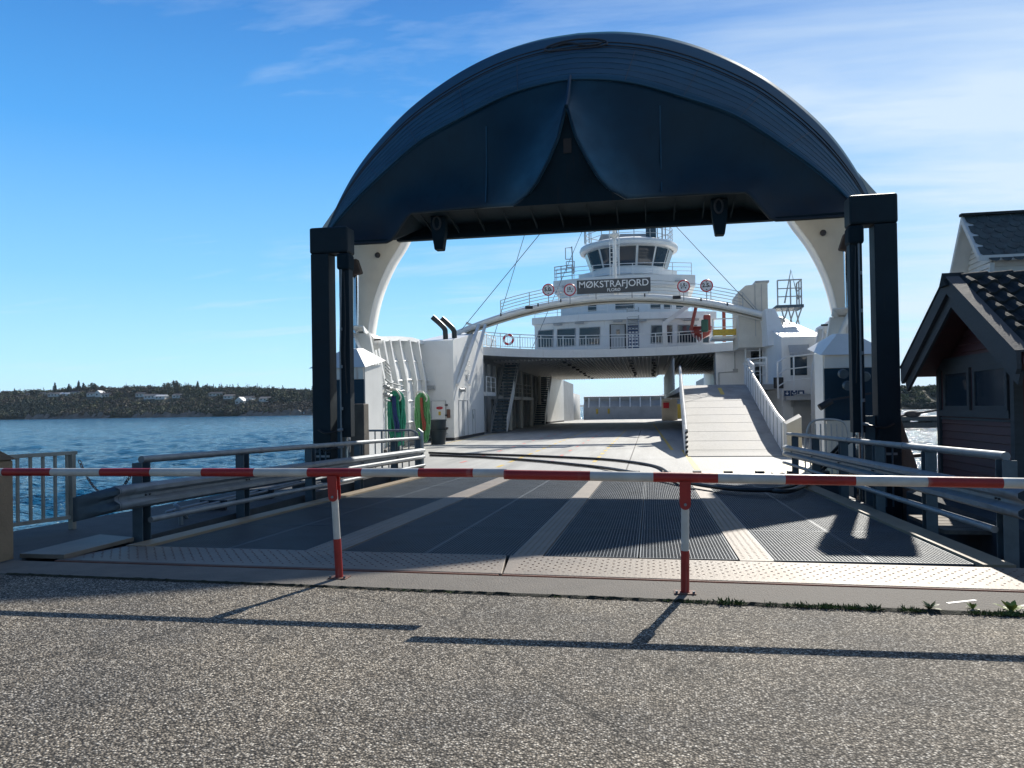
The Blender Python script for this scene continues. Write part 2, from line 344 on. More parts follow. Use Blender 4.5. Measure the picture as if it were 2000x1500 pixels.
# ---- forecourt asphalt with exposed stones
def asphalt_material():
    m = bpy.data.materials.new('exposed_aggregate_asphalt'); m.use_nodes = True; t = m.node_tree; b = t.nodes['Principled BSDF']; n = lambda ty: t.nodes.new(ty); l = t.links.new
    co = n('ShaderNodeTexCoord')
    vo = n('ShaderNodeTexVoronoi'); vo.inputs['Scale'].default_value = 76; vo.inputs['Randomness'].default_value = 1; l(co.outputs['Object'], vo.inputs['Vector'])
    se = n('ShaderNodeSeparateColor'); l(vo.outputs['Color'], se.inputs[0])
    rp = n('ShaderNodeValToRGB'); l(se.outputs[0], rp.inputs[0]); e = rp.color_ramp.elements
    e[0].position = 0; e[0].color = (.045, .04, .035, 1); e[1].position = 1; e[1].color = (.75, .70, .61, 1)
    for pos, c in ((.28, (.225, .200, .164)), (.55, (.335, .300, .250)), (.80, (.44, .40, .34)), (.93, (.74, .70, .62))):
        x = rp.color_ramp.elements.new(pos); x.color = (*c, 1)
    # stones have a dark edge of bitumen
    dr = n('ShaderNodeMapRange'); l(vo.outputs['Distance'], dr.inputs[0]); dr.inputs[1].default_value = .30; dr.inputs[2].default_value = .62; dr.inputs[3].default_value = 1; dr.inputs[4].default_value = .22
    mu = n('ShaderNodeMix'); mu.data_type = 'RGBA'; mu.blend_type = 'MULTIPLY'; mu.inputs[0].default_value = 1; l(rp.outputs[0], mu.inputs[6]); l(dr.outputs[0], mu.inputs[7])
    no = n('ShaderNodeTexNoise'); no.inputs['Scale'].default_value = .55; no.inputs['Detail'].default_value = 9; no.inputs['Roughness'].default_value = .65; l(co.outputs['Object'], no.inputs['Vector'])
    r2 = n('ShaderNodeValToRGB'); l(no.outputs[0], r2.inputs[0]); r2.color_ramp.elements[0].position = .3; r2.color_ramp.elements[0].color = (.60, .62, .66, 1); r2.color_ramp.elements[1].position = .7; r2.color_ramp.elements[1].color = (1.35, 1.27, 1.14, 1)
    m2 = n('ShaderNodeMix'); m2.data_type = 'RGBA'; m2.blend_type = 'MULTIPLY'; m2.inputs[0].default_value = 1; l(mu.outputs[2], m2.inputs[6]); l(r2.outputs[0], m2.inputs[7])
    # cracks
    vn = n('ShaderNodeTexNoise'); vn.inputs['Scale'].default_value = 2.5; vn.inputs['Detail'].default_value = 6; l(co.outputs['Object'], vn.inputs['Vector'])
    vm = n('ShaderNodeMix'); vm.data_type = 'VECTOR'; vm.inputs[0].default_value = .22; l(co.outputs['Object'], vm.inputs[4]); l(vn.outputs['Color'], vm.inputs[5])
    vc = n('ShaderNodeTexVoronoi'); vc.feature = 'DISTANCE_TO_EDGE'; vc.inputs['Scale'].default_value = .30; l(vm.outputs[1], vc.inputs['Vector'])
    cr_ = n('ShaderNodeMapRange'); l(vc.outputs['Distance'], cr_.inputs[0]); cr_.inputs[1].default_value = .0015; cr_.inputs[2].default_value = .0045; cr_.inputs[3].default_value = .5; cr_.inputs[4].default_value = 1
    # damp dark patches and a scatter of oil spots
    n5 = n('ShaderNodeTexNoise'); n5.inputs['Scale'].default_value = 1.7; n5.inputs['Detail'].default_value = 5; n5.inputs['Distortion'].default_value = .6; l(co.outputs['Object'], n5.inputs['Vector'])
    r5 = n('ShaderNodeMapRange'); l(n5.outputs[0], r5.inputs[0]); r5.inputs[1].default_value = .62; r5.inputs[2].default_value = .70; r5.inputs[3].default_value = 1; r5.inputs[4].default_value = .62
    m5 = n('ShaderNodeMix'); m5.data_type = 'RGBA'; m5.blend_type = 'MULTIPLY'; m5.inputs[0].default_value = 1; l(m2.outputs[2], m5.inputs[6]); l(r5.outputs[0], m5.inputs[7]); m2 = m5
    m3 = n('ShaderNodeMix'); m3.data_type = 'RGBA'; m3.blend_type = 'MULTIPLY'; m3.inputs[0].default_value = 1; l(m2.outputs[2], m3.inputs[6]); l(cr_.outputs[0], m3.inputs[7])
    l(m3.outputs[2], b.inputs['Base Color'])
    b.inputs['Roughness'].default_value = .8; b.inputs['Specular IOR Level'].default_value = .25
    ad = n('ShaderNodeMath'); ad.operation = 'MULTIPLY_ADD'; l(vo.outputs['Distance'], ad.inputs[0]); ad.inputs[1].default_value = -1.0; l(se.outputs[1], ad.inputs[2])
    bp = n('ShaderNodeBump'); bp.inputs['Strength'].default_value = .85; bp.inputs['Distance'].default_value = .008; l(ad.outputs[0], bp.inputs['Height']); l(bp.outputs[0], b.inputs['Normal'])
    return m
def kerbY(x): return 6.43-.048*(x+.5)            # asphalt / kerb joint (slightly skew)
def sillY(x): return 7.13-.036*(x+1.4)           # kerb / steel sill
am = asphalt_material()
mb = MB()
xs = [-60, -30, -12, -8, -4, 0, 4, 8, 12, 30, 60]
mb.grid([[(x, -40, 0) for x in xs], [(x, 3, 0) for x in xs], [(x, kerbY(x), 0) for x in xs]])
struct(mb, 'ground', am)
mb = MB()
mb.hexa([(-6.9, kerbY(-6.9), -1.0), (4.5, kerbY(4.5), -1.0), (4.5, sillY(4.5), -1.0), (-6.9, sillY(-6.9), -1.0),
         (-6.9, kerbY(-6.9), .012), (4.5, kerbY(4.5), .012), (4.5, sillY(4.5), .012), (-6.9, sillY(-6.9), .012)])
struct(mb, 'kerb', 'concrete', bevel=.012)
# quay left and right of the ramp
mb = MB(); q = [(-60, 2), (-8.75, 2), (-8.7, 6), (-8.35, 11.8), (-7.8, 16.8), (-6.62, 18.2), (-6.62, 6.6), (-6.62, kerbY(-6.62)), (-60, kerbY(-60))]
q = [(-9.1, kerbY(-9.1)), (-6.9, kerbY(-6.9)), (-6.9, 8.6), (-6.5, 8.7), (-6.5, 20.2), (-7.9, 20.2), (-8.4, 11.8), (-9.0, 7.0)]
mb.prism([(x, y, -2.6) for x, y in q], (0, 0, 2.594)); struct(mb, 'quay', 'quay')
mb = MB(); q = [(4.5, kerbY(4.5)), (40, kerbY(40)), (40, 60), (24, 60), (11, 30), (7.0, 19.5), (5.0, 16.5), (5.0, 8), (4.5, 7.5)]
mb.prism([(x, y, -2.6) for x, y in q], (0, 0, 2.4)); struct(mb, 'quay', 'quay')

# ================================================================== FERRY RAMP (linkspan)
def lz(y): return -.005-.019*(y-7.6)             # ramp surface
ramp = thing('ferry_ramp', 'steel link ramp with open gratings between beige strips leading down to the ferry', 'ramp', (-1.5, 14, -.15))
RX0, RX1 = -6.2, 3.32
mb = MB()
for x in (-5.9, -4.8, -3.72, -2.6, -1.33, -.2, 1.04, 2.1, 3.0):
    mb.hexa([(x-.08, 8.1, -1.0), (x+.08, 8.1, -1.0), (x+.08, 21.3, -1.25), (x-.08, 21.3, -1.25), (x-.08, 8.1, lz(8.1)-.06), (x+.08, 8.1, lz(8.1)-.06), (x+.08, 21.3, lz(21.3)-.06), (x-.08, 21.3, lz(21.3)-.06)])
for y in np.arange(8.4, 21.3, 1.6): mb.box((RX0, y, lz(y)-.5), (RX1, y+.08, lz(y)-.065))
mb.build('girder', 'girder', ramp)
def slopebox(mb, x0, x1, y0, y1, top, th):
    mb.hexa([(x0, y0, lz(y0)+top-th), (x1, y0, lz(y0)+top-th), (x1, y1, lz(y1)+top-th), (x0, y1, lz(y1)+top-th), (x0, y0, lz(y0)+top), (x1, y0, lz(y0)+top), (x1, y1, lz(y1)+top), (x0, y1, lz(y1)+top)])
cols = [(-5.97, -4.96), (-4.95, -3.94), (-3.50, -2.51), (-2.50, -1.50), (-1.16, -.16), (-.14, .87), (1.22, 2.2), (2.21, 3.12)]
ys = [8.28, 10.45, 12.62, 14.79, 16.96, 19.13, 21.25]
gp = 'grating_panel'
for (x0, x1) in cols:
    for i in range(6):
        y0, y1 = ys[i]+.006, ys[i+1]-.006; mb = MB()
        slopebox(mb, x0, x0+.012, y0, y1, 0, .04); slopebox(mb, x1-.012, x1, y0, y1, 0, .04)
        slopebox(mb, x0+.012, x1-.012, y0, y0+.01, 0, .04); slopebox(mb, x0+.012, x1-.012, y1-.01, y1, 0, .04)
        k = int((x1-x0)/.036)
        for j in range(1, k): x = x0+(x1-x0)*j/k; slopebox(mb, x-.0035, x+.0035, y0+.01, y1-.01, -.001, .03)
        k = int((y1-y0)/.040)
        for j in range(1, k): y = y0+(y1-y0)*j/k; slopebox(mb, x0+.012, x1-.012, y-.003, y+.003, -.004, .02)
        mb.build(gp, 'grate', ramp)
for x0, x1 in ((-3.93, -3.51), (-1.49, -1.17), (.88, 1.21)):
    mb = MB(); slopebox(mb, x0, x1, 8.16, 21.4, .012, .05); mb.build('wheel_strip', 'tread', ramp)
mb = MB(); slopebox(mb, RX0-.05, -5.98, 8.3, 21.4, .03, .25); mb.build('edge_strip', 'treadedge', ramp)
mb = MB(); slopebox(mb, 3.13, 3.42, 8.1, 21.4, .03, .25); mb.build('edge_strip', 'treadedge', ramp)
# front flaps: two tread plates with raised studs
def studs(mb, x0, x1, ya, yb, zf):
    k = 0
    y = ya+.07
    while y < yb-.04:
        x = x0+.06+(.05 if k % 2 else 0)
        while x < x1-.05:
            yy = y-.036*(x+1.4)+.05
            a = .5 if k % 2 else -.5
            mb.bar((x-.010, yy-.008*a, zf(yy)+.001), (x+.010, yy+.008*a, zf(yy)+.001), .005, .004); x += .115
        y += .075; k += 1
for x0, x1, g0, g1 in ((-6.45, -1.46, 0, -.10), (-1.42, 3.75, -.10, 0)):
    f = thing
    def yf(x): return sillY(x)+.12
    def yb(x): return 8.18-.03*(x+1.5)
    mb = MB(); s = .06
    mb.hexa([(x0, yf(x0), -.045), (x1+(.03 if x1 < 0 else 0), yf(x1), -.045), (x1+(.0 if x1 < 0 else 0)-.1*(x1 < 0), yb(x1), -.05), (x0+(-.10 if x0 > -2 else .2), yb(x0), -.05),
             (x0, yf(x0), .008), (x1+(.03 if x1 < 0 else 0), yf(x1), .008), (x1-.1*(x1 < 0), yb(x1), .002), (x0+(-.10 if x0 > -2 else .2), yb(x0), .002)])
    fl = mb.build('hinged_flap', 'tread', ramp, bevel=.006)
    sb = MB(); studs(sb, x0+.05, x1-.05, 7.28, 8.1, lambda y: .007); sb.build('stud', 'rust', fl, kind='stuff')
    eb = MB(); eb.hexa([(x0, yf(x0)-.03, -.05), (x1, yf(x1)-.03, -.05), (x1, yf(x1)-.002, -.05), (x0, yf(x0)-.002, -.05), (x0, yf(x0)-.03, .002), (x1, yf(x1)-.03, .002), (x1, yf(x1)-.002, .002), (x0, yf(x0)-.002, .002)])
    eb.build('rusty_lip', 'rust', fl)
mb = MB(); mb.hexa([(-6.6, sillY(-6.6)+.003, -.3), (4.0, sillY(4.)+.003, -.3), (4.0, sillY(4.)+.16, -.3), (-6.6, sillY(-6.6)+.16, -.3), (-6.6, sillY(-6.6)+.003, .004), (4.0, sillY(4.)+.003, .004), (4.0, sillY(4.)+.16, -.052), (-6.6, sillY(-6.6)+.16, -.052)])
mb.build('sill', 'pinkrust', ramp)
# studs on the strips
for x0, x1 in ((-3.93, -3.51), (-1.49, -1.17), (.88, 1.21)):
    mb = MB(); y = 8.3
    while y < 14:
        for j in range(4): x = x0+.05+(x1-x0-.1)*j/3; mb.bar((x-.012, y, lz(y)+.0125), (x+.012, y+.006, lz(y)+.0125), .006, .005)
        y += .09
    mb.build('strip_stud', 'treadedge', ramp, kind='stuff')
# loose cover plate left
mb = MB(); p = [P(38, 1089, Z=.01), P(125, 1091, Z=.01), P(262, 1056, Z=.01), P(195, 1050, Z=.01)]
mb.prism([(a.x, a.y, .004) for a in p], (0, 0, .05)); solo(mb, 'cover_plate', 'tread', 'loose beige steel cover plate lying left of the ramp end', 'steel plate', bevel=.005)
# dark seam with moss along the kerb
def mn_(x): return .35+sin(x*5.3)*.5+sin(x*13.1+1)*.4+sin(x*2.1)*.3
def leafy(mb, c, n, r, h, s, rg):
    for _ in range(n):
        a = rg.uniform(0, 2*pi); rr = r*math.sqrt(rg.random()); p = V((c[0]+rr*cos(a), c[1]+rr*sin(a), c[2])); d = V((rg.uniform(-1, 1), rg.uniform(-1, 1), rg.uniform(.3, 1.6))).normalized()*h*rg.uniform(.5, 1.2)
        sd_ = d.cross(V((rg.uniform(-1, 1), rg.uniform(-1, 1), .2))).normalized()*s*rg.uniform(.6, 1.2)
        mb.add([p, p+d*.5+sd_, p+d, p+d*.5-sd_], [(0, 1, 2, 3)])
M['weed'] = material('weed_leaf', (.075, .11, .022), .6, var=.45, vs=12)
M['moss'] = material('moss_soil', (.03, .03, .016), .95, var=.5, vs=20, bump=1, bs=90)
M['weedlight'] = material('bright_leaf', (.17, .22, .035), .5, var=.3, vs=12)
mb = MB(); x = -6.4; rows = []
while x < 6.0:
    w_ = .018+.03*rnd.random()*(1 if x > -2.5 else .35)+(.02 if x > .3 else 0); y = kerbY(x)
    rows.append([(x, y-w_, .004), (x, y-w_*.3, .010+.016*rnd.random()), (x, y+.008, .017)]); x += .04
mb.grid(rows); o = struct(mb, 'moss', 'moss'); o['kind'] = 'stuff'; o['label'] = 'dark moss and soil along the kerb'; o['category'] = 'moss'
mb = MB(); rg = random.Random(8)
for _ in range(520):
    x = rg.uniform(-2.4, 4.6); t_ = (x+2.4)/7
    if rg.random() > .06+.94*t_**1.5 or mn_(x) < .0: continue
    leafy(mb, (x, kerbY(x)-.02-.03*rg.random(), .008), int(10+14*t_), .03+.02*t_, .022+.03*t_*rg.random(), .0045, rg)
for _ in range(60):
    x = rg.uniform(.5, 4.4)
    if mn_(x) > .1: leafy(mb, (x, kerbY(x)-.03, .008), 16, .045, .03+.04*rg.random(), .006, rg)
o = mb.build('weeds', 'weed'); o['kind'] = 'stuff'; o['label'] = 'small weeds growing in the joint between asphalt and kerb'; o['category'] = 'weeds'
def broadleaf(px, py, n, h, lab, mat):
    c = P(px, py, Z=.0); mb = MB()
    for k in range(n):
        a = 2*pi*k/n+rg.uniform(-.3, .3); tilt = rg.uniform(.25, 1.1); L_ = h*rg.uniform(.7, 1.15); wv = V((-sin(a), cos(a), 0))
        sp = [c+V((cos(a)*L_*t*cos(tilt), sin(a)*L_*t*cos(tilt), L_*(t*sin(tilt)+.25*t-.3*t*t)+.005)) for t in (0, .25, .5, .75, 1)]
        wd = [.004, .012, .02, .016, .002]
        mb.grid([[p-wv*w_*h*9, p, p+wv*w_*h*9] for p, w_ in zip(sp, wd)])
    solo(mb, 'weed_plant', mat, lab, 'plant')
broadleaf(1975, 1197, 9, .13, 'tallest broad leaved weed at the right end of the kerb joint', 'weedlight')
broadleaf(1815, 1192, 11, .10, 'spiky green weed tuft in front of the chalk mark on the kerb', 'weed')
broadleaf(1900, 1192, 8, .07, 'low yellow green weed between the spiky tuft and the tallest weed', 'weedlight')
mb = MB(); a, b = P(1850, 1178, Z=.013), P(1906, 1172, Z=.013); mb.bar(a, b, .03, .003); solo(mb, 'chalk_mark', 'bwhite', 'short white paint mark on the concrete kerb at right', 'paint mark')

# ================================================================== BARRIER
def barrier(name, lab, bounds, start_red, ya, yb, xpost, postpx, yplane, rtop, lean):
    """bounds: pixel x of colour changes on the photo, unprojected onto the line of the barrier"""
    base = P(*postpx, Z=0.0); t = thing(name, lab, 'barrier', base, 'red and white barrier arms across the ramp')
    def bp(px):
        py = lerp(ya, yb, px/2000); return P(px, py, Y=yplane(px))
    ends = [bp(b) for b in bounds]
    for i in range(len(ends)-1):
        red = (i % 2 == 0) == start_red
        mb = MB(); mb.tube([ends[i], ends[i].lerp(ends[i+1], .5), ends[i+1]], rtop[i] if isinstance(rtop, list) else rtop, 16)
        mb.build('arm_segment', 'red' if red else 'bwhite', t, auto=True, label='red painted segment of the arm' if red else 'white painted segment of the arm')
    top = bp(postpx[0]+lean); top.z -= .03
    head = V((top.x, base.y, top.z)) if False else top
    d = head-base; jt = base+d*(1-.62)
    mb = MB(); mb.tube([base, base+d*.39], .036, 12); mb.tube([base-V((0, 0, .0)), base+V((0, 0, .03))], .042, 12); mb.build('lower_post', 'red', t, auto=True)
    mb = MB(); mb.box(base+V((-.09, -.07, 0)), base+V((.09, .07, .022))); pl_ = mb.build('base_plate', 'rust', t, bevel=.003)
    for sx_ in (-.07, .07): mb = MB(); c_ = base+V((sx_, -.05, .022)); mb.tube([c_, c_+V((0, 0, .018))], .011, 6); mb.build('anchor_bolt', 'galvdull', pl_)
    mb = MB(); mb.tube([base+d*.3905, base+d*.86], .033, 12); mb.build('upper_post', 'bwhite', t, auto=True)
    nrm = V((0, -1, 0)); rt = V((1, 0, 0)); pr = []
    for k in range(9): a = pi+pi*k/8; pr.append(base+d*.80+rt*.045*cos(a)+V((0, 0, .045*sin(a))))
    pr += [head+rt*.045, head-rt*.045]
    mb = MB(); mb.prism([p+nrm*.045 for p in pr], (0, .01, 0)); mb.prism([p-nrm*.036 for p in pr], (0, .01, 0)); br = mb.build('bracket', 'red', t)
    mb = MB(); c = base+d*.80+nrm*.05; mb.tube([c, c+nrm*.012], .012, 10); mb.build('bolt', 'galv', br)
    return t
barrier('barrier', 'red and white tube barrier on the left with its leaning post', [-60, 8, 102, 198, 296, 396, 498, 602, 708, 818, 925, 990], False,
        922, 925, None, (663, 1131), lambda px: 6.86-.0001*px*0-.00013*(px-663)*0, .040, -12)
barrier('barrier', 'red and white tube barrier on the right with its upright post', [985, 1153, 1276, 1402, 1533, 1670, 1810, 1957, 2110], True,
        910, 944, None, (1338, 1161), lambda px: 6.60, .042, 0)

# ================================================================== GUARD RAILS
def wbeam(mb, pts, h=.31, d=.08):
    """corrugated crash barrier section swept along pts; d>0 faces +x"""
    prof = [(0, -.5), (.25, -.47), (1, -.36), (1, -.2), (.1, -.06), (.1, .06), (1, .2), (1, .36), (.25, .47), (0, .5)]
    pts = [V(p) for p in pts]; rows = []
    for i, p in enumerate(pts):
        rows.append([p+V((d*a, 0, h*b)) for a, b in prof])
    mb.grid(rows)
def railway(side, X, posts, y_end, lab):
    s = 1 if side == 'L' else -1
    t = thing('guard_rail', lab, 'guard rail', (X, posts[0], lz(posts[0])))
    for y in posts:
        mb = MB(); mb.box((X-.07, y-.085, lz(y)-.35), (X+.07, y-.073, lz(y)+1.0)); mb.box((X-.07, y+.073, lz(y)-.35), (X+.07, y+.085, lz(y)+1.0)); mb.box((X-.008 if s < 0 else X-.07, y-.073, lz(y)-.35), (X+.008 if s < 0 else X-.054, y+.073, lz(y)+1.0))
        mb.build('post', 'galvdull', t)
    def run(z, y0, y1, xo=0, n=8): return [V((X+xo, lerp(y0, y1, k/n), lz(lerp(y0, y1, k/n))+z)) for k in range(n+1)]
    mb = MB(); mb.tube(run(1.04, posts[0], y_end), .046, 12)
    for f in (.25, .5, .75): y = lerp(posts[0], y_end, f); mb.tube([(X, y, lz(y)+1.04), (X, y+.12, lz(y+.12)+1.04)], .052, 12)
    mb.build('handrail', 'galv', t, auto=True)
    mb = MB(); mb.tube(run(.28, posts[0], y_end, .12*s), .038, 12); mb.build('lower_pipe', 'galv', t, auto=True)
    mb = MB(); wbeam(mb, run(.60, posts[0]-.6, y_end, .07*s, 16), d=.085*s); bm_ = mb.build('crash_beam', 'galv', t, solid=.004, auto=True)
    mb = MB()
    for y in posts:
        for dz in (-.02, .02): mb.tube([(X+.085*s, y+dz*2, lz(y)+.60), (X+.10*s, y+dz*2, lz(y)+.60)], .012, 8)
    mb.build('bolt', 'girder', bm_)
    return t
railway('L', -6.36, [8.75, 11.2, 13.65, 16.1, 18.5, 20.6], 20.7, 'grey guard rail with pipe handrail along the water side of the ramp')
# flared end of the left crash beam, bent out to the quay edge
t = thing('rail_end_terminal', 'flat flared end piece of the left crash barrier, pointing at the white fence', 'barrier end', (-7.0, 8.1, .5))
mb = MB(); rows = []
prof = [(0, -.5), (.25, -.47), (1, -.36), (1, -.2), (.1, -.06), (.1, .06), (1, .2), (1, .36), (.25, .47), (0, .5)]
A = V((-6.285, 8.22, .585)); B = P(142, 996, Y=8.05)
for k in range(9):
    f = k/8; c = A.lerp(B, f); dd = .085*(1-f)**1.2
    rows.append([c+V((dd*a, -dd*a*.6, .31*b_*(1-.06*f))) for a, b_ in prof])
mb.grid(rows); mb.build('flared_plate', 'galvdull', t, solid=.005, auto=True)
railway('R', 3.62, [8.75, 11.0, 13.3, 15.6, 18.1, 20.6], 21.6, 'grey guard rail with pipe handrail along the shed side of the ramp')

# white fence panel at the left quay edge
def fence_panel():
    a, b = P(40, 1046, Z=0), P(150, 1036, Z=0)
    a = P(28, 1050, Z=0.); b = P(148, 1040, Z=0.)
    a = V((-8.35, 8.35, 0)); b = P(150, 1032, Z=0)
    t = thing('quay_fence', 'small dirty white metal fence panel with vertical bars at the quay edge', 'fence', a)
    d = (b-a); up = V((0, 0, 1))
    a2 = a-d*.35
    for f, nm in ((.0, 0), (.95, 0)):
        p = a+d*f; mb = MB(); mb.bar(p, p+up*1.05, .07, .07, up=(1, 0, 0)); mb.build('post', 'dirtywhite', t)
    mb = MB(); mb.bar(a2+up*1.06, b+up*1.06, .06, .05); mb.build('top_rail', 'dirtywhite', t)
    mb = MB(); mb.bar(a2+up*.17, b+up*.17, .05, .05); mb.build('bottom_rail', 'dirtywhite', t)
    for k in range(10):
        p = a2+(b-a2)*(k+.5)/10.3; mb = MB(); mb.bar(p+up*.19, p+up*1.04, .035, .03, up=(1, 0, 0)); mb.build('bar', 'dirtywhite', t)
    return b
fb = fence_panel()
# slack chain between fence and guard rail
def chain(mb, a, b, sag, link=.05):
    a = V(a); b = V(b); n = int((b-a).length/link*1.15)
    for i in range(n):
        f0, f1 = i/n, (i+1)/n
        q = lambda f: a.lerp(b, f)-V((0, 0, sag*4*f*(1-f)))
        p0, p1 = q(f0), q(f1); d = (p1-p0); L_ = d.length*.68; c = (p0+p1)/2; d.normalize()
        sdv = d.cross(V((0, 1, 0) if i % 2 else (0, 0, 1))).normalized()
        mb.tube([c+d*L_*cos(k*pi/4)+sdv*L_*.42*sin(k*pi/4) for k in range(8)], .006, 5, closed=True)
mb = MB(); chain(mb, fb+V((.05, 0, .95)), (-6.45, 8.75, .92), .42); solo(mb, 'chain', 'rust', 'slack rusty chain hung between white fence and guard rail', 'chain')
mb = MB(); chain(mb, (-6.47, 8.78, .9), (-6.46, 8.8, .35), 0); solo(mb, 'chain', 'rust', 'short chain end hanging straight down the first rail post', 'chain')

# block pillar at the extreme left
pc = P(28, 1090, Z=0); pX, pY = pc.x, pc.y; mb = MB(); mb.box((pX-1.1, pY-.45, -.1), (pX, pY, 1.10))
t = thing('gate_pillar', 'weathered beige concrete pillar with a sloping cap at the far left edge', 'pillar', (-7, 7.1, 0))
mb.build('shaft', 'beige', t, bevel=.02)
mb = MB(); mb.hexa([(pX-1.13, pY-.48, 1.103), (pX+.03, pY-.48, 1.103), (pX+.03, pY+.03, 1.103), (pX-1.13, pY+.03, 1.103), (pX-1.0, pY-.38, 1.27), (pX-.15, pY-.38, 1.23), (pX-.15, pY-.07, 1.23), (pX-1.0, pY-.07, 1.27)]); mb.build('cap', 'beige', t, bevel=.015)
mb.build('cap', 'beige', t, bevel=.015)

# pipes on the left quay apron
t = thing('pipe_run', 'pair of thin silver pipes running along the quay left of the guard rail', 'pipes', (-7, 12, 0))
for k, (xo, z) in enumerate(((-6.95, .12), (-7.15, .12))):
    mb = MB(); pts = [V((xo+.12*k, 10.4, z)), V((xo, 10.7, z)), V((xo, 14, z+.02)), V((xo, 17.2, z+.05))]
    mb.tube(smoothpts(pts, 6), .028, 8); mb.build('pipe', 'galv', t, auto=True)
for y in (11.5, 13.1, 14.8, 16.2): mb = MB(); mb.box((-7.3, y, 0), (-6.85, y+.07, .16)); mb.build('clamp', 'girder', t)
mb = MB(); mb.tube(smoothpts([(-6.95, 10.6, .0), (-6.95, 10.4, .18), (-6.8, 10.1, .26), (-6.66, 10.0, .2), (-6.64, 10.0, -.05)], 5), .03, 8); mb.build('bent_pipe', 'galv', t, auto=True)

# ================================================================== LIFTING TOWERS
def tower(s, lab):
    """s=-1 left, +1 right; local x measured from the ramp centre line"""
    cx = -1.40; Y0 = 17.25
    def X(v): return cx+s*v
    base_z = -2.4
    t = thing('lifting_tower', lab, 'tower', (X(6.3), Y0+.3, base_z), 'ramp lifting towers')
    def bx(mb, v0, v1, y0, y1, z0, z1):
        a, b = sorted((X(v0), X(v1))); mb.box((a, y0, z0), (b, y1, z1))
    mb = MB(); bx(mb, 6.11, 6.56, Y0, Y0+.42, base_z, 5.35); mb.build('outer_column', 'greysteel', t, bevel=.012)
    mb = MB(); bx(mb, 5.62, 6.58, Y0-.03, Y0+.48, 5.353, 5.98); mb.build('head_beam', 'greysteel', t, bevel=.05)
    mb = MB(); bx(mb, 5.63, 5.88, Y0+.08, Y0+.34, .95, 5.349); cyl = mb.build('cylinder_housing', 'greysteel', t, bevel=.012)
    mb = MB(); bx(mb, 5.60, 5.91, Y0-.02, Y0+.4, 4.95, 5.345); mb.build('cylinder_head', 'rustnavy', t, bevel=.06)
    mb = MB(); mb.tube([(X(5.77), Y0+.25, -.9), (X(5.77), Y0+.25, .95)], .055, 14); mb.build('piston_rod', 'chrome', t, auto=True)
    mb = MB(); mb.tube([(X(5.86 if s < 0 else 5.80), Y0+.05, .2), (X(5.86 if s < 0 else 5.80), Y0+.05, 3.0), (X(5.80), Y0+.04, 5.0)], .022, 8)
    for z in (1.6, 2.6, 3.5, 4.3): mb.tube([(X(5.83), Y0+.045, z), (X(5.83), Y0+.045, z+.07)], .035, 8)
    mb.build('hydraulic_pipe', 'galv', t, auto=True)
    mb = MB(); mb.tube(smoothpts([(X(5.74), Y0+.05, 4.9), (X(5.71), Y0+.03, 3.8), (X(5.73), Y0+.02, 2.9), (X(5.70), Y0+.05, 2.0)], 5), .014, 6); mb.build('hose', 'black', t, auto=True)
    for z in (.72, 1.12):
        mb = MB(); mb.tube(smoothpts([(X(5.85), Y0-.03, z), (X(6.0), Y0-.12, z-.04), (X(6.2), Y0-.12, z-.06), (X(6.4), Y0-.05, z+.02)], 5), .025, 7)
        mb.build('hose', 'black', t, auto=True)
        mb = MB(); mb.tube([(X(5.78), Y0-.04, z+.02), (X(5.9), Y0-.06, z)], .035, 8); mb.build('hose_fitting', 'galv', t, auto=True)
    for v in (6.22, 6.36):
        mb = MB(); mb.tube([(X(v), Y0-.045, -.6), (X(v), Y0-.045, .75)], .02, 8); mb.build('riser_pipe', 'galvdull', t, auto=True)
    mb = MB(); bx(mb, 6.13, 6.46, Y0-.05, Y0-.02, .48, .53); mb.build('pipe_clamp', 'galv', t)
    if s < 0:
        mb = MB(); text(mb, 'BG-1201', (X(6.30), Y0-.01, .62), (1, 0, 0), (0, 0, 1), .11, .004); mb.build('lettering', 'galvdull', t)
        xa_, xb_ = P(686, 850, Y=Y0+.9).x, P(711, 850, Y=Y0+.9).x; mb = MB(); mb.box((xa_-.3, Y0+.9, -2.4), (xb_, Y0+1.25, 1.75)); mb.build('concrete_block', 'concrete', t, bevel=.02)
    else:
        mb = MB(); mb.prism([(X(6.57), Y0+.1, 1.3), (X(7.3), Y0+.1, -1.2), (X(7.3), Y0+.1, -2.4), (X(6.57), Y0+.1, -2.4)], (0, .5, 0)); mb.build('raking_buttress', 'concrete', t, bevel=.01)
        mb = MB(); bx(mb, 5.89, 6.10, Y0+.2, Y0+.3, -1.0, 1.3); mb.build('link_plate', 'galvdull', t)
tower(-1, 'dark blue steel lifting tower standing on the water side of the ramp')
tower(1, 'dark blue steel lifting tower standing beside the maroon shed')
# ================================================================== FERRY
CX = -2.13; DZ = -.30
def F(x, y, z): return V((CX+x, y, z))
ferry = thing('ferry', 'white double ended car ferry with its navy bow visor raised over the ramp', 'ferry', (CX, 70, WZ))
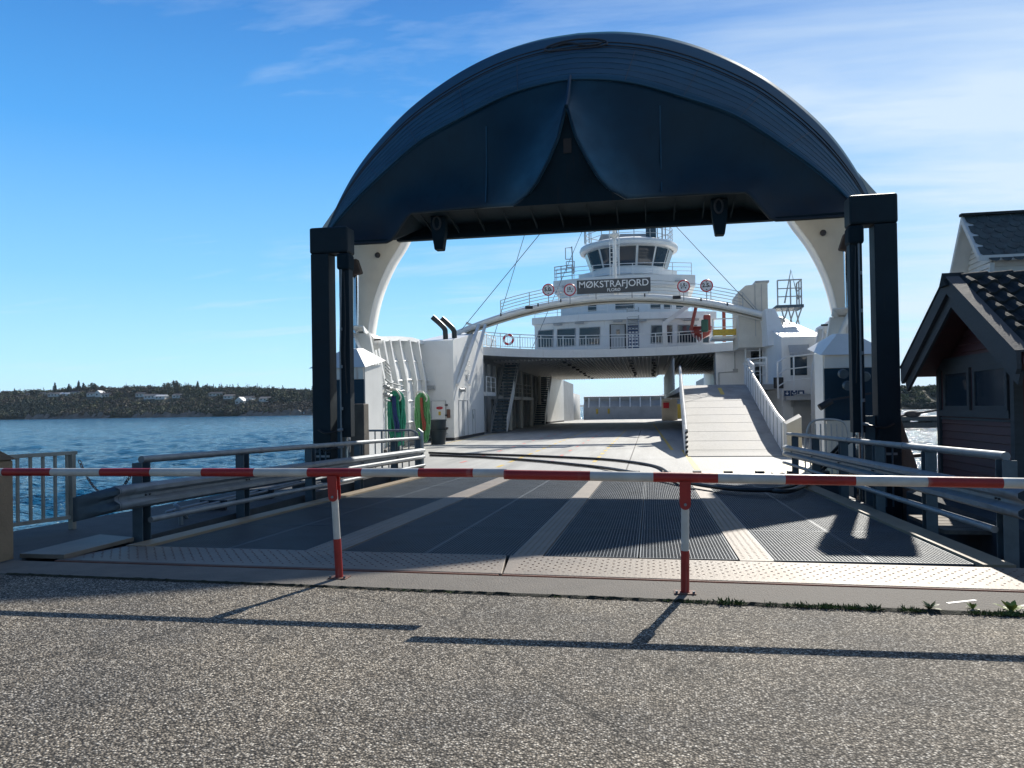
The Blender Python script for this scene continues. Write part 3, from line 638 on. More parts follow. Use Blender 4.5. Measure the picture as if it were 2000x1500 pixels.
# half breadth of the hull along its length (deck level) and at bulwark top
def half(y):
    t = min(y, 139.5-y)
    pts = [(21.5, 7.3), (24.5, 7.5), (27, 8.2), (31, 9.4), (36, 10.4), (43, 11.0), (55, 11.2), (71, 11.2)]
    for (a, b), (c, d) in zip(pts, pts[1:]):
        if t <= c: return lerp(b, d, max(0, (t-a)/(c-a)))
    return 11.2
yy = [21.5, 23, 24.5, 27, 29, 31, 34, 38, 43, 50, 60, 70, 80, 90, 96, 101, 105, 108.5, 110.5, 112.5, 115, 118]
rows = []
for y in yy:
    h = half(y); rows.append([F(-h*.80, y, WZ-.5), F(-h*.97, y, -1.1), F(-h, y, DZ-.02), F(0, y, DZ-.03), F(h, y, DZ-.02), F(h*.97, y, -1.1), F(h*.80, y, WZ-.5)])
mb = MB(); mb.grid(rows); mb.f.append(tuple(range(7))); mb.f.append(tuple(range(len(mb.v)-7, len(mb.v)))); mb.build('hull', 'navy', ferry)
mb = MB(); mb.grid([[F(-half(y)+.1, y, DZ), F(half(y)-.1, y, DZ)] for y in yy]); deck = mb.build('car_deck', 'deck', ferry)
# deck markings as thin sheets of paint
def sheet(mb, x0, y0, x1, y1, w, z=DZ+.004):
    d = V((x1-x0, y1-y0, 0)).normalized(); n = V((-d.y, d.x, 0))*w/2; a = F(x0, y0, z); b = F(x1, y1, z)
    mb.add([a-n, a+n, b+n, b-n], [(0, 1, 2, 3)])
mb = MB()
for lx in (-2.7, .22):
    y = 24.0
    while y < 60: sheet(mb, lx, y, lx, y+1.0, .14); y += 2.1
sheet(mb, 3.45, 23, 3.45, 33, .16)
sheet(mb, -8.9, 40, -9.15, 56, .12); sheet(mb, 3.0, 33, 2.4, 80, .14)
mb.build('lane_marking', 'yellow', deck, kind='stuff')
mb = MB()
for lx in (-4.4, -1.3):
    y = 26.0
    while y < 58: sheet(mb, lx, y, lx, y+.9, .12); y += 3.3
mb.build('lane_marking', 'redline', deck, kind='stuff')
mb = MB(); sheet(mb, 1.4, 23, 1.4, 60, .05)
for y in (27.5, 34, 41, 48, 56): sheet(mb, -9, y, 3, y, .035)
mb.build('plate_seam', 'girder', deck, label='dark plate seams')
mb = MB(); mb.add([F(3.0, 21.6, DZ+.006), F(8.0, 21.6, DZ+.006), F(9.3, 31, DZ+.006), F(7.6, 31, DZ+.006), F(6.9, 25.5, DZ+.006), F(5, 24.2, DZ+.006)], [(0, 1, 2, 3, 4, 5)]); mb.build('painted_edge', 'yellowdeck', deck)
mb = MB(); mb.box(F(-7.0, 21.42, DZ-.1), F(6.6, 21.6, DZ+.02)); mb.build('deck_edge_bar', 'bwhite', ferry)
for k in range(17):
    x = -6.6+k*.82; mb = MB(); mb.box(F(x, 21.35, DZ+.0), F(x+.22, 21.62, DZ+.09)); mb.build('hinge_lug', 'girder', ferry)

# ---- bow visor ------------------------------------------------------
C0 = [(9.15, 7.35), (9.02, 7.9), (8.63, 8.8), (7.98, 9.88), (7.15, 10.87), (5.92, 12.0), (4.42, 12.95), (2.9, 13.6), (1.4, 13.95), (0, 14.05)]
C1 = [(7.80, 6.95), (7.62, 7.3), (6.78, 8.18), (5.25, 9.43), (4.4, 9.98), (3.1, 10.5), (1.8, 10.9), (.7, 11.06), (0, 11.1)]
C2 = [(0, (7.75, 6.78)), (.03, (7.4, 6.75)), (.165, (5.62, 6.74)), (.26, (4.97, 7.60)), (.45, (3.3, 7.62)), (.64, (1.66, 7.61)), (.70, (1.22, 7.9)), (.76, (.93, 8.25)), (.84, (.56, 8.9)), (.92, (.27, 9.55)), (1, (.05, 10.4))]
NS = 64
c0 = resample(smoothpts([(a, 0, b) for a, b in C0], 8), NS+1); c1 = resample(smoothpts([(a, 0, b) for a, b in C1], 8), NS+1)
def c2(s):
    for (a, p), (b, q) in zip(C2, C2[1:]):
        if s <= b+1e-9:
            kk = Y2f(s)/22.5; return V((lerp(p[0], q[0], (s-a)/(b-a))*kk, 0, 1.6+(lerp(p[1], q[1], (s-a)/(b-a))-1.6)*kk))
def sm(t): t = max(0, min(1, t)); return t*t*(3-2*t)
def Y0f(s): return 25.5+.5*sm(s)*0
def Y1f(s): return 22.6-.45*sm((s-.5)*2)
def Y2f(s): return 22.15-1.15*sm((s-.5)/.25)
def full(half_rows):
    """mirror rows given from foot (outboard) to centre"""
    return [[F(-p.x, p.y, p.z) for p in r]+[F(p.x, p.y, p.z) for p in reversed(r[:-1])] for r in half_rows]
visor = None
nb = 22; rows = []
def bandpt(k, f, off=0):
    a = c0[k].copy(); b = c1[k].copy(); s = k/NS; a.y = Y0f(s); b.y = Y1f(s)
    p = a.lerp(b, f); n = (V((a.x, 0, max(.1, a.z-5)))).normalized()
    bulge = .07*sin(pi*f)
    return p+n*(bulge+off)
M_ = 0
stepf = []
for i in range(12):
    stepf += [(i/12+.001, .0), ((i+1)/12-.002, -.05)]
for f, off in stepf: rows.append([bandpt(k, f, off) for k in range(NS+1)])
mb = MB(); mb.grid(full(rows)); visor = mb.build('bow_visor', 'band', ferry, solid=.08, auto=True)
# lower shell
rows = []
for i in range(0, 21):
    t = i/20; r = []
    for k in range(NS+1):
        s = k/NS; a = c1[k].copy(); a.y = Y1f(s)+.02; b = c2(s); b.y = Y2f(s); p = a.lerp(b, t)
        p.y += .30*sin(pi*t)*(1-.3*sm((s-.6)/.4))*sm(s*6)
        r.append(p)
    rows.append(r)
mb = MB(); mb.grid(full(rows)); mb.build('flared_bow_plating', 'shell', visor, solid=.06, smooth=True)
# knuckle strip between the two
mb = MB(); kp = [bandpt(k, 1.0, -.02)-V((0, .03, 0)) for k in range(0, NS+1, 2)]; kr = full([kp])[0]; mb.tube(kr, .03, 6); mb.build('knuckle_bar', 'band', visor, smooth=True)
for f in (.29, .37, .42):
    mb = MB(); kr = full([[bandpt(k, f, -.01) for k in range(3, NS+1)]])[0]; mb.tube(kr, .022, 6); mb.build('rubbing_strip', 'girder', visor, smooth=True)
for wx, za, zb in ((-2.55, 10.0, 7.66), (2.55, 10.2, 7.66)):
    def shell(x, z):
        best = None
        for r_ in rows:
            for p in r_:
                d_ = abs(p.x-abs(x))+abs(p.z-z)
                if best is None or d_ < best[0]: best = (d_, p.y)
        return best[1]
    mb = MB(); mb.tube([F(wx, shell(wx, z)-.01, z) for z in [lerp(za, zb, k/8) for k in range(9)]], .02, 5); mb.build('weld_seam', 'band', visor)
for f in (.52, .62, .72, .82, .91):
    mb = MB(); mb.tube(full([[bandpt(k, f, .002) for k in range(2, NS+1, 2)]])[0], .010, 4); mb.build('plate_lap', 'bandlight', visor, smooth=True)
mb = MB()
for x in (-7.6, -6.1, -4.2, -2.1, 2.1, 4.2, 6.1, 7.6):
    k = min(range(NS+1), key=lambda k: abs(c0[k].x-abs(x))); pts = [F((1 if x > 0 else -1)*bandpt(k, f, .004).x, bandpt(k, f, .004).y-.004, bandpt(k, f, .004).z) for f in [.45+.05*i for i in range(12)]]
    mb.tube(pts, .011, 4)
mb.build('plate_weld', 'navy', visor, kind='stuff')
# emblem: an ellipse with a swoosh
def bandxy(x, f, off=.05):
    """point of the band at lateral x"""
    best = min(range(NS+1), key=lambda k: abs(c0[k].lerp(c1[k], f).x-abs(x))); p = bandpt(best, f, off)
    return F(x, p.y-.03, p.z)
mb = MB(); mb.tube([bandxy(1.0*cos(a),   .36+.12*sin(a)) for a in [2*pi*k/32 for k in range(32)]], .03, 6, closed=True)
mb.tube([bandxy(lerp(-.75, .8, k/14), .36-.06*sin(2*pi*k/14)*.9) for k in range(15)], .035, 6); mb.build('emblem', 'girder', visor, smooth=True)
# stem bar
mb = MB(); a = bandpt(NS, .93, -.01); pts = [F(0, a.y, a.z), F(0, bandpt(NS, 1, .0).y-.04, bandpt(NS, 1, 0).z), F(0, 21.5, 10.3), F(0, 20.98, 9.85)]
mb.tube(pts, [.02, .05, .07, .06], 8); mb.build('stem_bar', 'navy', visor, auto=True)
# triangular recess under the stem
tri = [(-1.66, 7.61), (-1.22, 7.9), (-.93, 8.25), (-.56, 8.9), (-.27, 9.55), (-.05, 10.4), (.05, 10.4), (.27, 9.55), (.56, 8.9), (.93, 8.25), (1.22, 7.9), (1.66, 7.61)]
mb = MB(); mb.prism([F(x*.935, 21.12, 1.6+(z-1.6)*.935) for x, z in tri], (0, .05, 0)); st = mb.build('stem_plate', 'rustnavy', visor)
mb = MB(); mb.box(F(-.11, 21.08, 8.6), F(.11, 21.118, 9.0)); mb.build('stem_fitting', 'stemfit', st)
mb = MB()
for sx in (-1, 1):
    mb2 = MB(); mb2.tube([F(sx*p.x, p.y-.02, p.z) for p in [V((c2(s).x, Y2f(s), c2(s).z)) for s in (.64, .70, .76, .84, .92, 1)]], .035, 6); mb2.build('stem_edge', 'navy', visor, smooth=True)
# sloping underside beam with ribs
TP = [F(-5.6, 22.2, 6.93), F(-4.97, 22.16, 7.6), F(4.97, 22.16, 7.6), F(5.6, 22.2, 6.93)]
mb = MB()
mb.add([F(-5.52, 22.17, 6.70), F(-4.9, 22.17, 7.50), F(4.9, 22.17, 7.50), F(5.52, 22.17, 6.70), F(-5.9, 24.0, 7.14), F(5.9, 24.0, 7.14), F(-4.97, 24.0, 7.5), F(4.97, 24.0, 7.5)],
       [(0, 1, 6, 4), (1, 2, 7, 6), (2, 3, 5, 7), (4, 6, 7, 5)])
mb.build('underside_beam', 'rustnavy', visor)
mb = MB(); mb.box(F(-5.85, 23.75, 7.04), F(5.85, 23.98, 7.16)); mb.build('beam_flange', 'rustnavy', visor)
for k in range(12):
    x = -4.6+k*9.2/11; mb = MB(); mb.prism([F(x-.015, 22.3, 7.47), F(x-.015, 23.74, 7.32), F(x-.015, 23.74, 7.17)], (.03, 0, 0)); mb.build('beam_rib', 'rustnavy', visor)
# outboard bottom plating closing the shell
for sx in (-1, 1):
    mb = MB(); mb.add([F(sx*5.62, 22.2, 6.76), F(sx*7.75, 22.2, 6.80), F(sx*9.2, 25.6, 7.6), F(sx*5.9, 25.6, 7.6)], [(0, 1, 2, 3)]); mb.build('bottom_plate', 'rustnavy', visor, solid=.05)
mb = MB(); mb.grid(full([[V((p.x*.97, 25.62, 7.62)) for p in c0], [V((p.x*.985, 25.62, p.z-.1)) for p in c0]])); mb.build('back_plate', 'white', visor)
for sx in (-1, 1):
    lx = sx*4.18; mb = MB()
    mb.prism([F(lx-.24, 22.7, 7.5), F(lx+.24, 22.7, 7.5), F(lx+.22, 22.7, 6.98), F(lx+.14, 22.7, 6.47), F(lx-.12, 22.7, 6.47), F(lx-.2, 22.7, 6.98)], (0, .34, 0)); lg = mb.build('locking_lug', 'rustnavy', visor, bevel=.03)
    mb = MB(); mb.tube([F(lx-.02+.11*cos(a), 22.67, 7.28+.2*sin(a)) for a in [2*pi*k/16 for k in range(16)]], .035, 6, closed=True); mb.build('lug_eye', 'girder', lg, smooth=True)
# ---- white visor arms ----------------------------------------------
inner = [(7.12, 8.3), (7.32, 7.95), (7.82, 7.2), (8.25, 6.3), (8.52, 5.42), (8.68, 4.55), (8.72, 4.1)]
for sx in (-1, 1):
    arm = smoothpts([(a, 0, b) for a, b in inner], 4); outer = [V((9.35, 0, z)) for z in (4.1, 5.0, 6.5, 8.3)]
    mb = MB(); mb.prism([F(sx*p.x, 28.45, p.z) for p in arm]+[F(sx*p.x, 28.45, p.z) for p in outer], (0, .12, 0)); am_ = mb.build('visor_arm', 'offwhite', ferry)
    mb = MB(); mb.grid([[F(sx*p.x, 28.44, p.z) for p in arm], [F(sx*p.x, 29.3, p.z) for p in arm]]); mb.build('arm_flange', 'white', am_, solid=.03, smooth=True)
    mb = MB(); mb.sphere(F(sx*8.2, 28.4, 7.55 if sx > 0 else 7.6), .11); mb.build('work_lamp', 'girder', am_, smooth=True)
    # top of the arms leans forward into the visor
    mb = MB(); mb.hexa([F(sx*6.9, 25.6, 8.0), F(sx*9.3, 25.6, 8.0), F(sx*9.35, 28.55, 8.25), F(sx*6.95, 28.55, 8.25), F(sx*6.9, 25.6, 8.9), F(sx*8.6, 25.6, 8.9), F(sx*8.6, 28.55, 9.0), F(sx*6.95, 28.55, 9.0)]); mb.build('arm_head', 'offwhite', am_)
    # cylinders and hinge
    cxp = 8.76
    mb = MB(); mb.tube([F(sx*cxp, 27.4, 3.5), F(sx*cxp, 27.6, 6.8)], .10, 14); cy = mb.build('visor_cylinder', 'chrome', ferry, auto=True)
    mb = MB(); mb.tube([F(sx*(cxp+.24), 27.5, 3.6), F(sx*(cxp+.24), 27.5, 6.6)], .07, 12); mb.build('visor_cylinder', 'chrome', ferry, auto=True)
    mb = MB(); mb.prism([F(sx*(cxp-.28), 27.3, 6.75), F(sx*(cxp+.3), 27.3, 6.6), F(sx*(cxp+.35), 27.3, 7.15), F(sx*(cxp-.1), 27.3, 7.3)], (0, .35, 0)); mb.build('cylinder_bracket', 'stemfit', cy, bevel=.05)
    mb = MB(); mb.tube([F(sx*8.55, 28.0, 4.25), F(sx*8.55, 28.9, 4.25)], .3, 16); mb.box(F(sx*8.8-.3, 28.2, 3.6), F(sx*8.8+.3, 28.8, 4.3)); mb.build('hinge_block', 'whiterust', ferry, auto=True)
    mb = MB(); mb.bar(F(sx*8.35, 28.1, 4.28), F(sx*8.0, 28.05, 4.28), .06); mb.build('hinge_pin', 'girder', ferry)

# ---- bow corner posts ----------------------------------------------
for sx in (-1, 1):
    x0, x1 = 7.28, 9.1
    a, b = sorted((sx*x0, sx*x1))
    mb = MB(); mb.hexa([F(a, 24.5, -1.6), F(b, 24.5, -1.6), F(b, 26.2, -1.6), F(a+.1, 26.2, -1.6), F(a, 24.5, 3.05), F(b, 24.5, 3.05), F(b, 26.2, 3.2), F(a+.1, 26.2, 3.2)]); pb = mb.build('bow_post', 'white', ferry)
    mb = MB(); p0 = sx*(x0+.03); p1 = sx*(x1-.03); lo, hi = sorted((p0, p1)); mb.box(F(lo, 24.42, -1.6), F(hi, 24.495, 2.62)); mb.build('dark_panel', 'navy', pb)
    mb = MB(); mb.box(F(lo, 24.40, 2.63), F(hi, 24.495, 3.02)); mb.build('rust_stained_lintel', 'whiterust', pb)
    mb = MB(); lo2, hi2 = sorted((sx*(x0-.10), sx*(x1+.10)))
    ap = F(sx*(x0+.85), 25.6, 3.95)
    base = [F(lo2, 24.3, 3.02), F(hi2, 24.3, 3.02), F(hi2, 26.3, 3.35), F(lo2, 26.3, 3.35)]
    ap2 = [F(sx*(x0+.85)-.25, 25.3, 3.72), F(sx*(x0+.85)+.25, 25.3, 3.72), F(sx*(x0+.85)+.25, 25.9, 3.78), F(sx*(x0+.85)-.25, 25.9, 3.78)]
    mb.hexa(base+ap2); mb.build('post_cap', 'white', pb)
    # lower fender box
    lo, hi = sorted((sx*(x0+.03), sx*(x0+.75)))
    if sx > 0:
        mb = MB(); mb.box(F(lo, 24.25, -1.2), F(hi, 24.415, 1.05)); mb.build('fender_box', 'offwhite', pb)
# flood lamps hanging on the right post
g = F(8.0, 24.0, 2.2)
fl = MB(); fl.bar(g+V((-.75, 0, -.55)), g+V((.5, 0, -.35)), .06); fb_ = fl.build('lamp_bracket', 'girder', ferry)
mb = MB(); mb.tube([g+V((-.95, -.05, -.75)), g+V((-.6, 0, -.55))], .10, 12); mb.build('camera_tube', 'girder', fb_, auto=True)
for dx_, dz_, an in ((-.30, .25, .3), (-.18, -.1, .3), (.35, .15, -.5)):
    mb = MB(); c = g+V((dx_, -.05, dz_)); mb.tube([c, c+V((an*.1, -.12, -.03))], .14, 12); mb.tube([c, c+V((0, .1, .02))], .06, 8); mb.build('flood_lamp', 'galvdull', fb_, auto=True)
mb = MB(); mb.bar(g+V((.0, 0, -.4)), g+V((.05, 0, .3)), .10); mb.build('lamp_post', 'galvdull', fb_)

# ---- bulwarks -------------------------------------------------------
def bwtop(y): return lerp(4.45, 5.45, sm((y-28)/15)) if y < 70 else lerp(3.2, 5.0, sm((112-y)/16))
for sx in (-1, 1):
    ysb = [26.2, 28, 30, 32.5, 35, 38, 41, 43.8]
    def xb(y, z):
        h = half(y); f = (z-DZ)/(bwtop(y)-DZ)
        return sx*(h-.25+.75*max(0, (f-.55)/.45)**1.5)
    mb = MB(); mb.grid([[F(xb(y, lerp(DZ, bwtop(y), f)), y, lerp(DZ, bwtop(y), f)) for f in (0, .25, .5, .7, .82, .92, 1)] for y in ysb]); bw = mb.build('bulwark', 'white', ferry, solid=.06, smooth=True)
    mb = MB(); mb.grid([[F(xb(y, bwtop(y))-sx*.55, y, bwtop(y)-.05) for y in ysb], [F(xb(y, bwtop(y))-sx*.5, y, bwtop(y)+.18) for y in ysb], [F(xb(y, bwtop(y))+sx*.05, y, bwtop(y)+.2) for y in ysb]]); mb.build('cap_rail', 'white', bw, solid=.04)
    for y in (27.2, 29.2, 31.2, 33.2, 35.3, 37.5, 39.8, 42):
        t_ = bwtop(y); r_ = []
        for f in (0, .3, .6, .75, .86, .93, 1.0):
            z = lerp(DZ, t_, f); x = xb(y, z); ins = .28+.35*max(0, (f-.6)/.4)**2
            r_.append((F(x-sx*.05, y, z), F(x-sx*(ins), y, z)))
        mb = MB(); mb.grid([[a_ for a_, b_ in r_], [b_ for a_, b_ in r_]]); mb.build('rib', 'white', bw, solid=.05)
        mb = MB(); mb.grid([[b_+V((0, -.09, 0)) for a_, b_ in r_], [b_+V((0, .09, 0)) for a_, b_ in r_]]); mb.build('rib_flange', 'white', bw, solid=.03)
    for f in (.22, .42, .62, .8):
        mb = MB(); pr_ = [F(xb(y, lerp(DZ, bwtop(y), f))-sx*.08, y, lerp(DZ, bwtop(y), f)) for y in ysb]; mb.tube(pr_, .05, 4); mb.build('stringer', 'white', bw)
# left: chain rack, roller rail and hooks on the bulwark
mb = MB()
for r0 in range(2):
    for i in range(22):
        y = 27+i*.38; x = -(half(y)-.75); mb.tube([F(x+.1*cos(a), y+.14*sin(a), 2.15+.30*r0+.03*sin(i)) for a in [2*pi*k/8 for k in range(8)]], .035, 5, closed=True)
for z in (1.95, 2.32, 2.7): mb.tube([F(-(half(y)-.75), y, z) for y in (27, 30, 33, 35.2)], .035, 6)
mb.build('lashing_chain_rack', 'galv', ferry, auto=True)
mb = MB()
for z in (2.95, 3.08, 3.2, 3.33): mb.tube([F(-(half(y)-.8), y, z) for y in (26.5, 28, 30)], .025, 6)
mb.build('rail_bundle', 'galv', ferry)

# ---- side houses ----------------------------------------------------
for (ya, yb, zt0, zt1) in ((43.7, 53.6, 5.6, 7.1), (86.5, 96.5, 6.2, 5.2)):
    for sx in (-1, 1):
        xi0, xi1 = (9.2, 9.55) if ya < 60 else (9.4, 8.6)
        if sx > 0: zt0_ = 5.2; zt1_ = 7.0
        else: zt0_, zt1_ = zt0, zt1
        pts = [F(sx*xi0, ya, DZ-.5), F(sx*10.95, ya, DZ-.5), F(sx*11.15, yb, DZ-.5), F(sx*xi1, yb, DZ-.5), F(sx*xi0, ya, zt0_), F(sx*11.4, ya, zt0_), F(sx*11.5, yb, zt1_), F(sx*xi1, yb, zt1_)]
        mb = MB(); mb.hexa(pts); hs_ = mb.build('side_house', 'white', ferry)
        mb = MB(); mb.hexa([F(sx*(xi0-.02), ya-.02, DZ), F(sx*10.9, ya-.02, DZ), F(sx*10.9, ya, DZ), F(sx*xi1, yb, DZ), F(sx*(xi0-.02), ya-.02, DZ+.18), F(sx*10.9, ya-.02, DZ+.18), F(sx*10.9, ya, DZ+.18), F(sx*xi1, yb, DZ+.18)]); mb.build('skirting', 'girder', hs_)
        if ya < 60 and sx < 0:
            # flush doors on the inboard side
            for (y0, y1, z0, z1) in ((45.0, 46.1, -.1, 2.1), (46.5, 47.7, -.1, 2.1), (49.3, 50.1, -.1, 1.5)):
                mb = MB(); o_ = [(y0, z0), (y1, z0), (y1, z1), (y0, z1)]
                xw = lambda y: -lerp(xi0, xi1, (y-ya)/(yb-ya))+.012
                mb.tube([F(xw(y), y, z) for y, z in o_], .022, 4, closed=True); mb.build('door_outline', 'casing', hs_)
            for y, z in ((46.0, 2.6), (47.0, 2.6), (49.4, .9), (47.4, 3.4)):
                mb = MB(); mb.box(F(xw(y)-.01, y-.06, z), F(xw(y)+.04, y+.06, z+.28)); mb.build('door_latch', 'casing', hs_)
            # ladder of stirrups
            mb = MB()
            for z in np.arange(3.4, 5.8, .3): mb.tube([F(xw(47.6), 47.3, z), F(xw(47.6)+.14, 47.35, z), F(xw(47.6)+.14, 47.95, z), F(xw(47.6), 48, z)], .018, 5)
            mb.build('stirrup_ladder', 'white', hs_)
            mb = MB(); mb.tube([F(xw(45.6), 45.3, 2.72), F(xw(45.6)+.12, 45.9, 2.72)], .11, 10); mb.build('wall_lamp', 'casing', hs_, auto=True)
            # watertight door on the front face
            mb = MB(); mb.prism([F(x, ya-.06, z) for x, z in ((-10.55, .05), (-9.68, .05), (-9.68, 2.05), (-10.55, 2.05))], (0, .05, 0)); dr_ = mb.build('watertight_door', 'white', hs_, bevel=.05)
            mb = MB(); mb.tube([F(x, ya-.07, z) for x, z in ((-10.55, .05), (-9.68, .05), (-9.68, 2.05), (-10.55, 2.05))], .03, 6, closed=True); mb.build('door_rim', 'casing', hs_)
            mb = MB(); mb.tube([F(-10.05+.17*cos(a), ya-.075, 1.63+.05*sin(a)) for a in [2*pi*k/12 for k in range(12)]], .04, 5, closed=True); mb.build('red_notice', 'ring', hs_)
            mb = MB(); mb.box(F(-10.12, ya-.08, 1.2), F(-9.98, ya-.062, 1.42)); mb.build('yellow_notice', 'yellow', hs_)
            for z in (.45, 1.2, 1.8): mb = MB(); mb.box(F(-9.72, ya-.12, z-.04), F(-9.56, ya-.02, z+.04)); mb.build('hinge', 'girder', hs_)
            mb = MB(); mb.box(F(-9.6, ya-.12, 1.05), F(-9.42, ya-.02, 1.55)); mb.build('call_box', 'rust', hs_)
            mb = MB(); mb.box(F(-10.8, ya-.35, 2.72), F(-10.3, ya-.02, 2.95)); mb.build('lamp_box', 'casing', hs_)
            mb = MB(); mb.box(F(-10.15, ya-.3, .1), F(-9.6, ya-.03, .16)); mb.build('step', 'casing', hs_)
        if ya < 60 and sx > 0:
            # window with canvas awning and doorway, seen on the face towards the bow
            mb = MB(); mb.box(F(9.65, ya-.04, 3.1), F(10.5, ya-.005, 4.1)); mb.build('window', 'glass', hs_)
            mb = MB(); rws = []
            for k in range(13):
                x = 9.55+k*1.05/12; rws.append([F(x, ya-.03, 4.75), F(x, ya-.42, 4.35), F(x, ya-.5, 4.15+.05*(k % 2))])
            mb.grid(rws); mb.build('awning', 'casing', hs_, solid=.015)
            mb = MB(); mb.prism([F(x, ya-.05, z) for x, z in ((9.75, DZ+.15), (10.8, DZ+.15), (10.8, 1.5), (10.6, 1.85), (10.1, 1.9), (9.75, 1.85))], (0, .04, 0)); mb.build('doorway', 'casing', hs_)
            mb = MB(); mb.tube(smoothpts([F(9.68, ya-.12, 1.4), F(9.8, ya-.12, 1.95), F(10.6, ya-.12, 1.98), F(10.88, ya-.12, 1.6), F(10.9, ya-.12, .1)], 5), .07, 8); mb.build('cable_duct', 'casing', hs_, auto=True)
            for k in range(3):
                mb = MB(); x = 9.28+k*.36; mb.box(F(x, ya-.1, 1.98), F(x+.32, ya-.05, 2.28)); sg = mb.build('pictogram_sign', 'bluesign', hs_)
                mb = MB()
                if k == 0: mb.prism([F(x+.16, ya-.105, 2.04), F(x+.25, ya-.105, 2.14), F(x+.18, ya-.105, 2.14), F(x+.18, ya-.105, 2.24), F(x+.14, ya-.105, 2.24), F(x+.14, ya-.105, 2.14), F(x+.07, ya-.105, 2.14)], (0, .004, 0))
                elif k == 1: mb.tube([F(x+.16+.1*cos(a), ya-.105, 2.16+.08*sin(a)) for a in [pi+pi*j/8 for j in range(9)]], .02, 4)
                else: mb.box(F(x+.08, ya-.106, 2.05), F(x+.24, ya-.102, 2.2))
                mb.build('pictogram', 'lettering', sg) if False else mb.build('pictogram', 'lettering', hs_)
            mb = MB(); mb.box(F(8.75, ya-.15, 2.4), F(9.25, ya-.05, 3.0)); mb.build('black_box', 'blackpaint', hs_)
            mb = MB(); rail(mb, [F(8.75, ya-1.5, 1.85), F(9.3, ya-.9, 2.15), F(10.9, ya-.9, 2.3)], 1.9, (.33, .66, 1), 1.2, .045, .035); mb.build('platform_railing', 'white', hs_)
            mb = MB(); mb.box(F(9.25, ya-.95, 1.75), F(11, ya-.05, 1.95)); mb.build('platform', 'casing', hs_)

# exhaust pipes on the left house
for k in range(2):
    mb = MB(); x = -10.0+.35*k; y = 45.0+.8*k; mb.tube(smoothpts([F(x, y, 5.5), F(x, y, 6.1), F(x-.1, y, 6.5), F(x-.75, y-.2, 7.15)], 5), .16, 12, caps=True); mb.build('exhaust_pipe', 'blackpaint', ferry, auto=True)

# ---- arch -----------------------------------------------------------
AY = 50.0
def az_(x): return 8.62-.0166*x*x-.0000275*x**4*.4
def archrow(x0, x1, n, dy=0, dz=0): return [F(lerp(x0, x1, k/n), AY+dy, az_(lerp(x0, x1, k/n))+dz) for k in range(n+1)]
mb = MB(); mb.tube(archrow(-10.6, 10.4, 40), .17, 12); arch = mb.build('portal_arch', 'white', ferry, auto=True)
mb = MB(); mb.grid([archrow(-10, 9.9, 40, -.1, -.18), archrow(-10, 9.9, 40, .55, -.18), archrow(-10, 9.9, 40, .55, -.34), archrow(-10, 9.9, 40, .1, -.38)]); mb.build('arch_web', 'offwhite', arch, solid=.05)
mb = MB(); mb.tube(archrow(-9.8, 9.7, 40, .45, -.28), .09, 8); mb.build('lower_arch_pipe', 'offwhite', arch, auto=True)
mb = MB(); rr_ = archrow(-7.6, 8.0, 16, .35, .08)
for f in (.2, .4, .6, .8, 1): mb.tube([p+V((0, 0, 1.05*f)) for p in rr_], .022, 5)
for k in range(0, 17, 2): mb.tube([rr_[k], rr_[k]+V((0, 0, 1.05))], .03, 5)
mb.tube([F(8.0, 50.35, az_(8)+1.1), F(8.9, 50.3, az_(8.9)+.2)], .03, 5)
mb.build('arch_railing', 'casing', arch)
for x in (-5.6, 3.9): mb = MB(); mb.box(F(x-.25, AY-.24, az_(x)-.04), F(x+.25, AY-.16, az_(x)+.16)); mb.build('light_fitting', 'girder', arch)
for x in (-7.5, -5, -3.5, 1.9, 5.4, 7): mb = MB(); mb.box(F(x-.04, AY-.22, az_(x)+.0), F(x+.04, AY-.14, az_(x)+.2)); mb.build('small_light', 'girder', arch)
for dx_ in (0, .45):
    mb = MB(); mb.bar(F(-9.0+dx_, AY-.2, az_(-9.0)-.1), F(-9.1+dx_*1.1, 44.3+dx_*2, 3.0), .16); mb.build('raking_strut', 'white', arch)
mb = MB(); mb.bar(F(-9.9, AY, 7.3), F(-9.5, AY, az_(-9.2)), .16); mb.build('arch_foot', 'white', arch)
mb = MB(); mb.hexa([F(9.0, 47, 5.0), F(10.3, 47, 5.0), F(10.3, 53, 5.3), F(9.3, 53, 5.3), F(9.05, 48.2, 7.3), F(9.6, 48.2, 7.3), F(9.6, 52, 7.3), F(9.05, 52, 7.3)]); mb.build('arch_foot', 'white', arch)
# name board
mb = MB(); mb.box(F(-2.42, AY-.34, 8.86), F(2.28, AY-.28, 9.76)); nbd = mb.build('name_board', 'sign', ferry, bevel=.01)
mb = MB(); text(mb, 'MØKSTRAFJORD', F(-.07, AY-.345, 9.43), (1, 0, 0), (0, 0, 1), .60, .008, bold=.004); mb.build('lettering', 'lettering', nbd)
mb = MB(); text(mb, 'FLORØ', F(-.05, AY-.345, 9.05), (1, 0, 0), (0, 0, 1), .27, .008, bold=.003); mb.build('lettering', 'lettering', nbd)
for x in (-1.2, 1.1): mb = MB(); mb.bar(F(x, AY-.2, 8.5), F(x, AY-.26, 9.6), .07); mb.build('board_bracket', 'casing', nbd)
